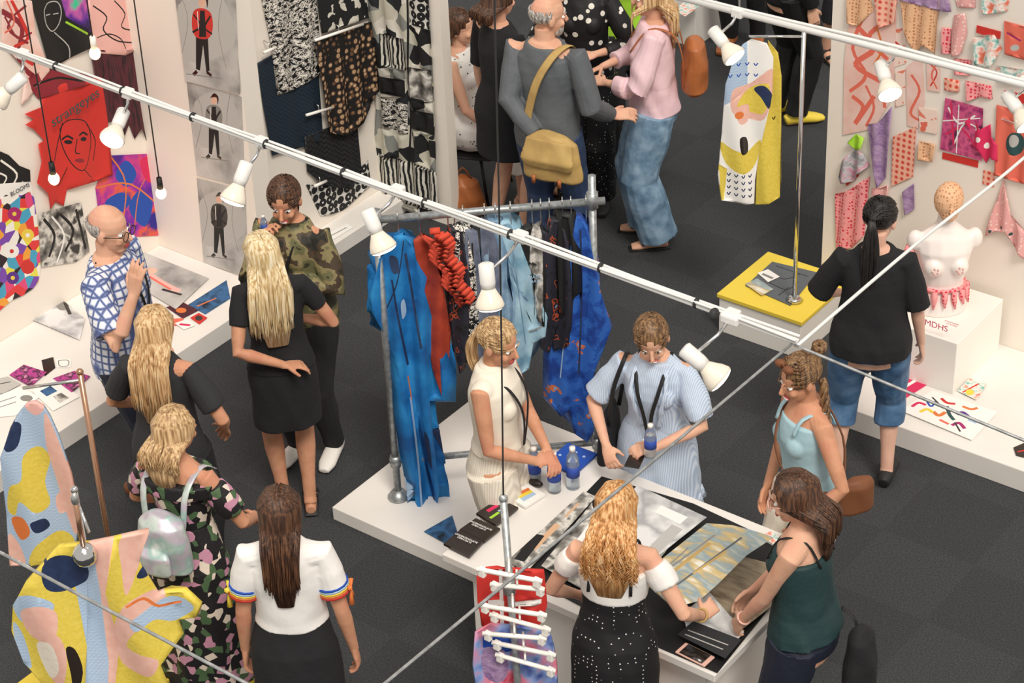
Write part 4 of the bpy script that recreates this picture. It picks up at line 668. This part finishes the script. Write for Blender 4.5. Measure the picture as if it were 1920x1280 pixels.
# camo woman
P=person('woman in camouflage jacket holding a bottle to her mouth',1.70,205,head=(533,328),skin='skt',look=(15,14,0),lean=(4,0),R=(.06,.16,1.40,.6,-.2,-1),Lh=(-.03,.20,1.18,-.6,-.2,-1),hd=((-.2,.3,.8),(1,.1,.1)),hair=('tail','hbrown',.22,1,),cl=[('pants','blk'),('top','camo',dict(zb=.78,sl=1.85,wd=.024,inf=.024,loose=.025,nm='jacket',d=.012))],shoe='white',curl=.7,smile=1)
lanyard(P,badge=None); bottle(0,0,'small bottle held at the mouth',.55,base=P['wr'][1]+P['fw']*.02+UP*.03)
P=person('woman with long blonde hair in black mini dress, arms folded behind',1.64,-12,head=(493,438),skin='skt',lean=(0,-2),look=(12,0,-6),R=(.10,.16,1.10,.8,-.3,-.8),Lh=(.0,-.16,1.03,-1,-.4,-.2),hd=(None,(1,.1,-.1)),hair=('long','hblond',.42,1.3,.005,4,130),cl=[('skirt','blk',dict(zt=1.16,zb=.60,fl=-.006,nf=5,am=.01,inf=.014)),('top','blk',dict(zb=.94,sl=.55,wd=.010,inf=.016))],shoe='sandal',face=0,fR=(.07,.0),fL=(-.06,.05))
P=person('woman with long blonde hair in dark t-shirt and black trousers',1.63,15,head=(283,582),skin='skt',look=(-5,5,0),R=(.24,.12,.98,.8,-.6,-.5),Lh=(-.2,.22,1.0,-.8,-.5,-.5),hair=('long','hstraw',.40,1.15,.003,4,125),cl=[('pants','blk',dict(wd=.025)),('top','char',dict(zb=.88,sl=.75,wd=.018,loose=.012,fl=.01))],shoe='rubber',face=0)
# floral dress + backpack
P=person('woman with blonde bob in off-shoulder black floral dress',1.62,28,head=(318,770),skin='skt',look=(-15,5,0),R=(.2,.25,1.0,.8,-.6,-.4),Lh=(-.2,.22,1.0,-.8,-.5,-.5),hair=('long','hgold',.13,1.15,.010,5,130),cl=[('skirt','floral',dict(zt=1.12,zb=.22,fl=.06,nf=8,am=.06)),('top','floral',dict(zb=1.05,zn=1.36,sl=.0)),],shoe='yellow',face=0,fR=(.09,.1),fL=(-.2,.12))
U=P['U']
for q in(-1,1): a,e=P['sh'][q],P['el'][q]; G().tube([a.lerp(e,.15),a.lerp(e,.4),a.lerp(e,.75)],[.055,.062,.056]).out('sleeve','floral',P['o'],rem=.008,disp=.006)
g=G(); g.tube([U(0,0,1.30),U(0,0,1.37)],[(.185,.122),(.198,.122)],side=P['rt'],n=40,wob=lambda i,a:.03*sin(a*12)); g.out('ruffle_collar','floral',P['o'],rem=.008,disp=.008)
c=U(.03,-.21,1.14); r=empty('backpack','iridescent silver backpack worn on the back','backpack',c); g=G(); g.tube([c-UP*.15,c-UP*.13,c,c+UP*.10,c+UP*.145],[(.09,.04),(.125,.075),(.125,.08),(.11,.07),(.05,.03)],side=P['rt'],n=20); g.out('bag_body','holo',r,rem=.008,disp=.006)
g=G(); g.tube([c-UP*.12-P['fw']*.07,c-UP*.1-P['fw']*.085,c-UP*.02-P['fw']*.085,c-P['fw']*.07],[(.07,.02),(.085,.03),(.085,.03),(.07,.015)],side=P['rt']); g.out('front_pocket','holo',r,rem=.008)
for q in(-1,1): strap(P,[(q*.06,-.17,1.0),(q*.1,-.15,1.2),(q*.11,-.11,1.36),(q*.11,.02,1.415),(q*.11,.12,1.34)],'holo',.016,'shoulder_strap',root=r)
# white tee
P=person('woman with long brown hair, white t-shirt with rainbow cuffs, black skirt',1.68,2,head=(520,920),skin='skt',R=(.25,.02,.80,.4,-1,0),Lh=(-.22,.03,.82,-.4,-1,0),hair=('long','hbrown',.32,.85,.003,4,120),cl=[('skirt','blk',dict(zt=1.1,zb=.4,fl=.02,nf=7,am=.02)),('top','wtee',dict(zb=1.05,sl=.58,wd=.020,loose=.012))],shoe='rubber',face=0)
for q in(-1,1):
    a,e=P['sh'][q],P['el'][q]
    for i,m in enumerate(('blue','lblue','yellow','orange','red')): t=.50+.035*i; G().tube([a.lerp(e,t),a.lerp(e,t+.035)],.0675*P['s']).out('rainbow_cuff',m,P['o'])
    c=a.lerp(e,.64)+P['rt']*q*.065; g=G()
    for dx in((.03,.03),(-.03,.03),(.02,-.05),(-.01,-.07)): g.tube([c,c+P['fw']*dx[0]+UP*dx[1]],[.004,.012],n=6)
    g.out('ribbon_bow','yellow' if q<0 else 'orange',P['o'])
# white playsuit
P=person('woman in sleeveless cream playsuit with hands clasped',1.64,115,head=(922,600),skin='skt',look=(-8,12,0),R=(.05,.22,1.00,.8,-.8,-.3),Lh=(-.03,.25,.99,-.8,-.5,-.5),hd=((-.6,.6,.1),(.6,.5,0)),hair=('tail','hgold',.22,1.3),cl=[('pants','cstripe',dict(ln=.42,wd=.03,zt=1.06,nm='shorts')),('top','cream',dict(zb=1.02,zn=1.455,sl=0,inf=.018))],shoe='sandal',curl=.6,fR=(.09,-.02),fL=(-.09,.05)); lanyard(P,z=1.0,badge=None)
G().tube([P['U'](0,-.01,1.43),P['U'](0,-.008,1.475)],[.066,.058],n=20).out('collar','cream',P['o'])
# blue dress
P=person('woman in pale blue striped ruffled dress holding phone and bottle',1.61,200,head=(1226,582),skin='sk',look=(15,20,5),lean=(5,0),R=(.19,.22,1.0,1,-.6,-.2),Lh=(-.06,.26,1.07,-1,-.3,-.5),hd=(None,(.7,.5,.2)),hair=('tail','hdk',.1,1),cl=[('skirt','bstripe',dict(zt=1.14,zb=.62,fl=.045,nf=7,am=.04)),('top','bstripe',dict(zb=1.05,zn=1.43,sl=.85,wd=.02,loose=.008,d=.010))],shoe='white',curl=.55,smile=1); lanyard(P,z=1.0)
U=P['U']
for q in(-1,1): G().tube(smo([U(q*.07,.06,1.42),U(q*.085,.125,1.33),U(q*.07,.137,1.26),U(q*.055,.125,1.17),U(q*.04,.112,1.1)],3),[(.011,.006)]*13,side=P['sd'],wob=lambda i,a:.35*sin(i*1.9)).out('ruffle','bstripe',P['o'])
G().tube([P['W'](0,0,.60),P['W'](0,0,.66)],[(.225,.18),(.205,.165)],side=P['rt'],n=60,wob=lambda i,a:.05*sin(a*17)).out('hem_ruffle','bstripe',P['o'])
bottle(0,0,'water bottle held against her chest',.9,base=P['wr'][-1]+P['fw']*.07)
c=P['wr'][-1]+P['rt']*.07+P['fw']*.06-UP*.03; G().box(c,(.07,.14,.009),P['A']).out('smartphone','iris',label='dark smartphone held in hand',cat='phone',bev=.003)
c=U(.25,-.02,.92); r=empty('shoulder_bag','black shoulder bag hanging at her side','bag',c); G().tube([c-UP*.16,c-UP*.14,c+UP*.05,c+UP*.12],[(.03,.1),(.05,.13),(.04,.12),(.015,.1)],side=P['rt']).out('bag_body','blk',r,rem=.008); strap(P,[(.22,.06,1.02),(.19,.08,1.25),(.14,.03,1.425),(.16,-.08,1.35),(.22,-.1,1.02)],'black',.01,'shoulder_strap',root=r)
# tank top woman
P=person('woman in pale blue tank top smiling, sunglasses on her head',1.63,250,head=(1512,664),skin='skt',look=(5,10,0),lean=(4,0),R=(.18,.12,.88,.8,-.8,-.2),Lh=(-.22,.14,.95,-.8,-.7,-.2),hair=('bun','hdk'),cl=[('pants','cream',dict(wd=.03)),('top','tank',dict(zb=.95,zn=1.37,sl=0,loose=.01))],shoe='white',smile=1)
for q in(-1,1): strap(P,[(q*.08,.11,1.34),(q*.085,.06,1.42),(q*.085,-.06,1.42),(q*.08,-.10,1.34)],'tank',.012)
g=G()
for q in(-1,1): g.ell(P['Hp'](q*.033,.055,.105),(.026,.02,.018))
g.tube([P['Hp'](-.07,.0,.09),P['Hp'](-.03,.06,.115),P['Hp'](.03,.06,.115),P['Hp'](.07,0,.09)],.003,n=6); g.out('sunglasses','brown',P['o'])
g=G(); a_=P['Hp'](-.05,-.09,-.03)
for i in range(3): g.tube(smo([a_-UP*.03*j+P['rt']*.012*sin(j*1.3+i*2.1)+P['fw']*.012*cos(j*1.3+i*2.1)-P['rt']*.008*j for j in range(9)],3),.011,n=6)
g.out('braid','hdk',P['o'])
c=P['U'](-.2,-.14,1.0); r=empty('shoulder_bag','brown leather shoulder bag on her hip','bag',c); G().tube([c-UP*.10,c-UP*.08,c+UP*.05,c+UP*.08],[(.03,.06),(.04,.085),(.04,.085),(.02,.07)],side=P['rt']).out('bag_body','brown',r,rem=.008,disp=.006); strap(P,[(-.19,-.08,1.08),(-.08,-.14,1.25),(.07,-.09,1.42),(.1,.05,1.40),(.0,.16,1.25),(-.13,.13,1.1),(-.2,-.02,1.05)],'brown',.009,'bag_strap',root=r)
# glasses woman
P=person('woman in dark green camisole and navy shorts with glasses touching prints',1.66,300,head=(1506,890),skin='sk',look=(18,12,0),lean=(3,0),R=(.12,.28,.93,.8,-.4,-.5),Lh=(-.06,.27,.88,-.9,-.5,-.5),hair=('long','hbrown',.18,.8,.003,4,128),cl=[('pants','navy',dict(ln=.4,wd=.025,nm='shorts')),('top','dgreen',dict(zb=.93,zn=1.34,sl=0,loose=.02,fl=.015,inf=.014))],shoe='rubber',curl=.4); glasses(P,'rosegold')
for q in(-1,1): strap(P,[(q*.09,.12,1.31),(q*.085,.06,1.42),(q*.08,-.05,1.425),(q*.07,-.11,1.31)],'black',.006)
watch(P,-1,'rosegold')
c=P['U'](.02,-.24,.80); r=empty('backpack','small black backpack hanging at her hip','backpack',c)
G().tube([c-UP*.19,c-UP*.16,c,c+UP*.13,c+UP*.18],[(.07,.04),(.10,.065),(.10,.065),(.08,.05),(.03,.02)],side=P['rt']).out('bag_body','blk',r,rem=.008,disp=.01); strap(P,[(.06,-.22,.72),(.08,-.2,.95),(.09,-.13,1.0)],'black',.012,'strap',root=r)
# curly woman
P=person('woman with curly blonde hair, off-shoulder white top and dotted dress',1.62,14,head=(1150,920),skin='sk',look=(-8,16,0),lean=(3,0),R=(.36,.14,1.0,.6,-.5,-.8),Lh=(-.2,.22,.97,-.8,-.4,-.6),hd=((.4,.7,.2),None),hair=('long','hcurl',.28,1.35,.018,17,130),cl=[('skirt','dot',dict(zt=1.22,zb=.5,fl=.02,nf=7,am=.03)),('top','wtee',dict(zb=1.18,zn=1.33,sl=0,inf=.018))],shoe='rubber',face=0,curl=.5)
for q in(-1,1): strap(P,[(q*.1,.12,1.31),(q*.09,.06,1.42),(q*.085,-.05,1.42),(q*.09,-.11,1.25)],'black',.007)
for q in(-1,1): a_,e=P['sh'][q],P['el'][q]; G().tube([a_.lerp(e,.12),a_.lerp(e,.3),a_.lerp(e,.5)],[.053,.060,.054]).out('sleeve','wtee',P['o'],rem=.008,disp=.006)
watch(P,1,'tan')
# ponytail woman
P=person('woman with long black ponytail in black blouse and cropped jeans',1.66,12,head=(1648,378),skin='skp',look=(-18,14,0),R=(.25,.06,.86,.5,-1,0),Lh=(-.17,.25,1.02,-.8,-.5,-.5),hair=('tail','hblack',.55,1.4),cl=[('pants','jeans',dict(ln=.66,wd=.022,nm='jeans')),('top','blk',dict(zb=.86,sl=.95,wd=.022,inf=.018,loose=.02,fl=.022))],shoe='rubber',face=0,fR=(.12,.05),fL=(-.14,.0))
# back group
P=person('man with grey beard in charcoal shirt pointing, satchel across his back',1.78,28,head=(1020,-6),man=1,skin='sk',look=(-45,6,0),R=(.30,.18,.98,.4,-.6,-1),Lh=(.02,-.17,.96,-1,-.5,-.3),hd=((.8,.4,.1),(.6,0,-.6)),hair=('fringe','hgrey'),cl=[('pants','ddenim',dict(wd=.02)),('top','grey',dict(zb=.84,sl=1.9,wd=.013,inf=.010,loose=.01,fl=.01))],shoe='brown',curl=.3)
g=G(); g.ell(P['Hp'](0,.045,-.075),(.05,.045,.045),P['H3']); g.out('beard','hgrey',P['o'])
c=P['U'](.12,-.2,.88); r=empty('satchel','khaki canvas satchel hanging at his back','bag',c); rt=P['rt']; fw=P['fw']
G().tube([c-UP*.15,c-UP*.13,c,c+UP*.1,c+UP*.14],[(.13,.04),(.18,.07),(.18,.075),(.16,.06),(.1,.03)],side=rt,n=20).out('bag_body','tan',r,rem=.008,disp=.01); G().tube([c-UP*.05-fw*.06,c-fw*.075,c+UP*.12-fw*.04],[(.15,.02),(.165,.025),(.15,.02)],side=rt).out('flap','tan',r,rem=.008,disp=.005)
for q in(-1,1): G().box(c-UP*.12-fw*.085+rt*q*.08,(.02,.01,.05),P['A']).out('buckle','leather',r)
strap(P,[(-.05,-.16,.95),(-.03,-.17,1.1),(.03,-.165,1.3),(.1,-.09,1.43),(.13,.03,1.43),(.1,.15,1.3)],'tan',.024,'bag_strap',root=r)
P=person('woman in short black dress with bare legs',1.70,50,head=(932,-34),skin='sk',hair=('long','hbrown',.1,1,.004,4,120),R=(.2,.2,1.1,.8,-.6,-.4),cl=[('skirt','blk',dict(zt=1.16,zb=.62,fl=.0,nf=5,am=.01)),('top','blk',dict(zb=1.0,sl=.9,wd=.014))],shoe='rubber',face=0)
P=person('woman in black and white patterned blouse and dotted trousers',1.70,195,head=(1092,-92),skin='sk',hair=('long','hbrown',.2,1,.004,4,120),R=(.1,.22,1.12,.8,-.3,-.6),Lh=(-.1,.2,1.14,-.8,-.3,-.6),cl=[('pants','dot',dict(wd=.03,bell=.1)),('top','flor2',dict(zb=.85,sl=1.7,wd=.02,loose=.015))],shoe='rubber')
P=person('woman in pale pink shirt and wide leg jeans, hands raised',1.70,275,head=(1224,-38),skin='sk',hair=('long','hstraw',.22,1.1,.004,4,120,1),R=(.08,.30,1.12,.8,-.3,-.7),Lh=(-.08,.28,1.10,-.8,-.4,-.7),cl=[('pants','denim',dict(wd=.035,bell=.22,nm='jeans')),('top','pinks',dict(zb=.9,sl=1.6,wd=.03,inf=.02,loose=.025,d=.012))],shoe='sandal')
c=P['U'](0,-.24,1.17); r=empty('backpack','tan leather backpack worn over pink shirt','backpack',c); G().tube([c-UP*.18,c-UP*.15,c,c+UP*.13,c+UP*.17],[(.08,.04),(.12,.075),(.12,.08),(.1,.06),(.04,.03)],side=P['rt']).out('bag_body','leather',r,rem=.008,disp=.01)
for q in(-1,1): strap(P,[(q*.06,-.18,1.05),(q*.1,-.17,1.25),(q*.1,-.12,1.40),(q*.1,.02,1.44),(q*.1,.13,1.3)],'leather',.012,'shoulder_strap',root=r)
P=person('seated woman in white dotted skirt on a black chair',1.66,112,xy=(-7.84,9.60),skin='sk',sit=.43,hair=('long','hbrown',.2),R=(.16,.3,.98,.8,-.5,-.5),Lh=(-.16,.3,.98,-.8,-.5,-.5),fR=(.1,.42),fL=(-.1,.46),cl=[('top','dotw',dict(zb=.9,sl=0))],shoe='sandal',face=0)
g=G()
for q in(-1,1): 
    k=P['kn'][q]; hq=P['W'](q*.08,0,.5); g.tube([hq-P['fw']*.06,hq.lerp(k,.5),k,k-UP*.2+P['fw']*.02],[.13,.12,.10,.10])
g.out('skirt','dotw',P['o'],rem=.009,disp=.012)
c=P['W'](0,0,0); r=empty('chair','black shell chair with thin legs','chair',c)
g=G(); g.tube([c+UP*.34-P['fw']*.2,c+UP*.35,c+UP*.35+P['fw']*.24],[(.2,.02),(.23,.022),(.2,.02)],side=P['rt']); g.out('seat','black',r); g=G(); g.tube([c+UP*.38-P['fw']*.2,c+UP*.6-P['fw']*.26,c+UP*.8-P['fw']*.3],[(.2,.02),(.2,.02),(.16,.015)],side=P['rt']); g.out('backrest','black',r)
for q in(-1,1):
    for t in(-.2,.2): pole(c+P['rt']*q*.15+P['fw']*t*.8+UP*.34,c+P['rt']*q*.2+P['fw']*t*1.1,.01,'black','leg',r)
person('person in black clothing and yellow shoes',1.75,70,floor=(1470,225),skin='sk',man=1,hair=('short','hbrown'),cl=[('pants','black',dict(wd=.03)),('top','black',dict(zb=.85,sl=1.9,wd=.02))],shoe='yellow',face=0)
person('person in dark trousers and grey top standing by the wall',1.72,150,floor=(1560,100),skin='sk',hair=('short','hbrown'),cl=[('pants','char',dict(ln=.7)),('top','grey',dict(zb=.85,sl=1))],shoe='sandal',face=0)
person('person in dark jacket and trousers beside the stand',1.75,200,floor=(1395,85),skin='sk',man=1,hair=('short','hbrown'),cl=[('pants','blk'),('top','char',dict(zb=.85,sl=1.9))],shoe='leather',face=0)
person('woman in lime green top behind the talking group',1.66,170,floor=(1172,300),skin='sk',hair=('long','hdk',.2),cl=[('pants','blk'),('top','green',dict(zb=.85,sl=1))],shoe='rubber',face=0)
c=hit(872,405,PZ(0))+UP*.14; r=empty('rucksack','brown patterned rucksack standing on carpet','bag',c); G().tube([c-UP*.13,c-UP*.1,c,c+UP*.1,c+UP*.14],[(.1,.07),(.13,.09),(.13,.09),(.1,.07),(.04,.03)],side=RI).out('bag_body','leather',r,rem=.009,disp=.015); G().tube(smo([c+UP*.12-RI*.05,c+UP*.2,c+UP*.12+RI*.05],3),.008).out('handle','brown',r)
# ---------- light ----------
w=bpy.data.worlds.new('world'); scn.world=w; w.use_nodes=True; w.node_tree.nodes['Background'].inputs[0].default_value=(1,.945,.88,1); w.node_tree.nodes['Background'].inputs[1].default_value=.62
sl=bpy.data.lights.new('sun','SUN'); sl.energy=2.2; sl.angle=rad(18); sl.color=(1,.94,.85); so=bpy.data.objects.new('sun',sl); COL.objects.link(so)
so.rotation_mode='QUATERNION'; so.rotation_quaternion=V((-.62,.42,-1)).to_track_quat('-Z','Y')
al=bpy.data.lights.new('hall_light','AREA'); al.energy=110; al.size=4; al.color=(1,.95,.88); ao=bpy.data.objects.new('hall_light',al); COL.objects.link(ao); ao.location=(-4,3,8); ao.rotation_mode='QUATERNION'; ao.rotation_quaternion=V((-.2,.5,-1)).to_track_quat('-Z','Y')
scn.view_settings.view_transform='Standard'
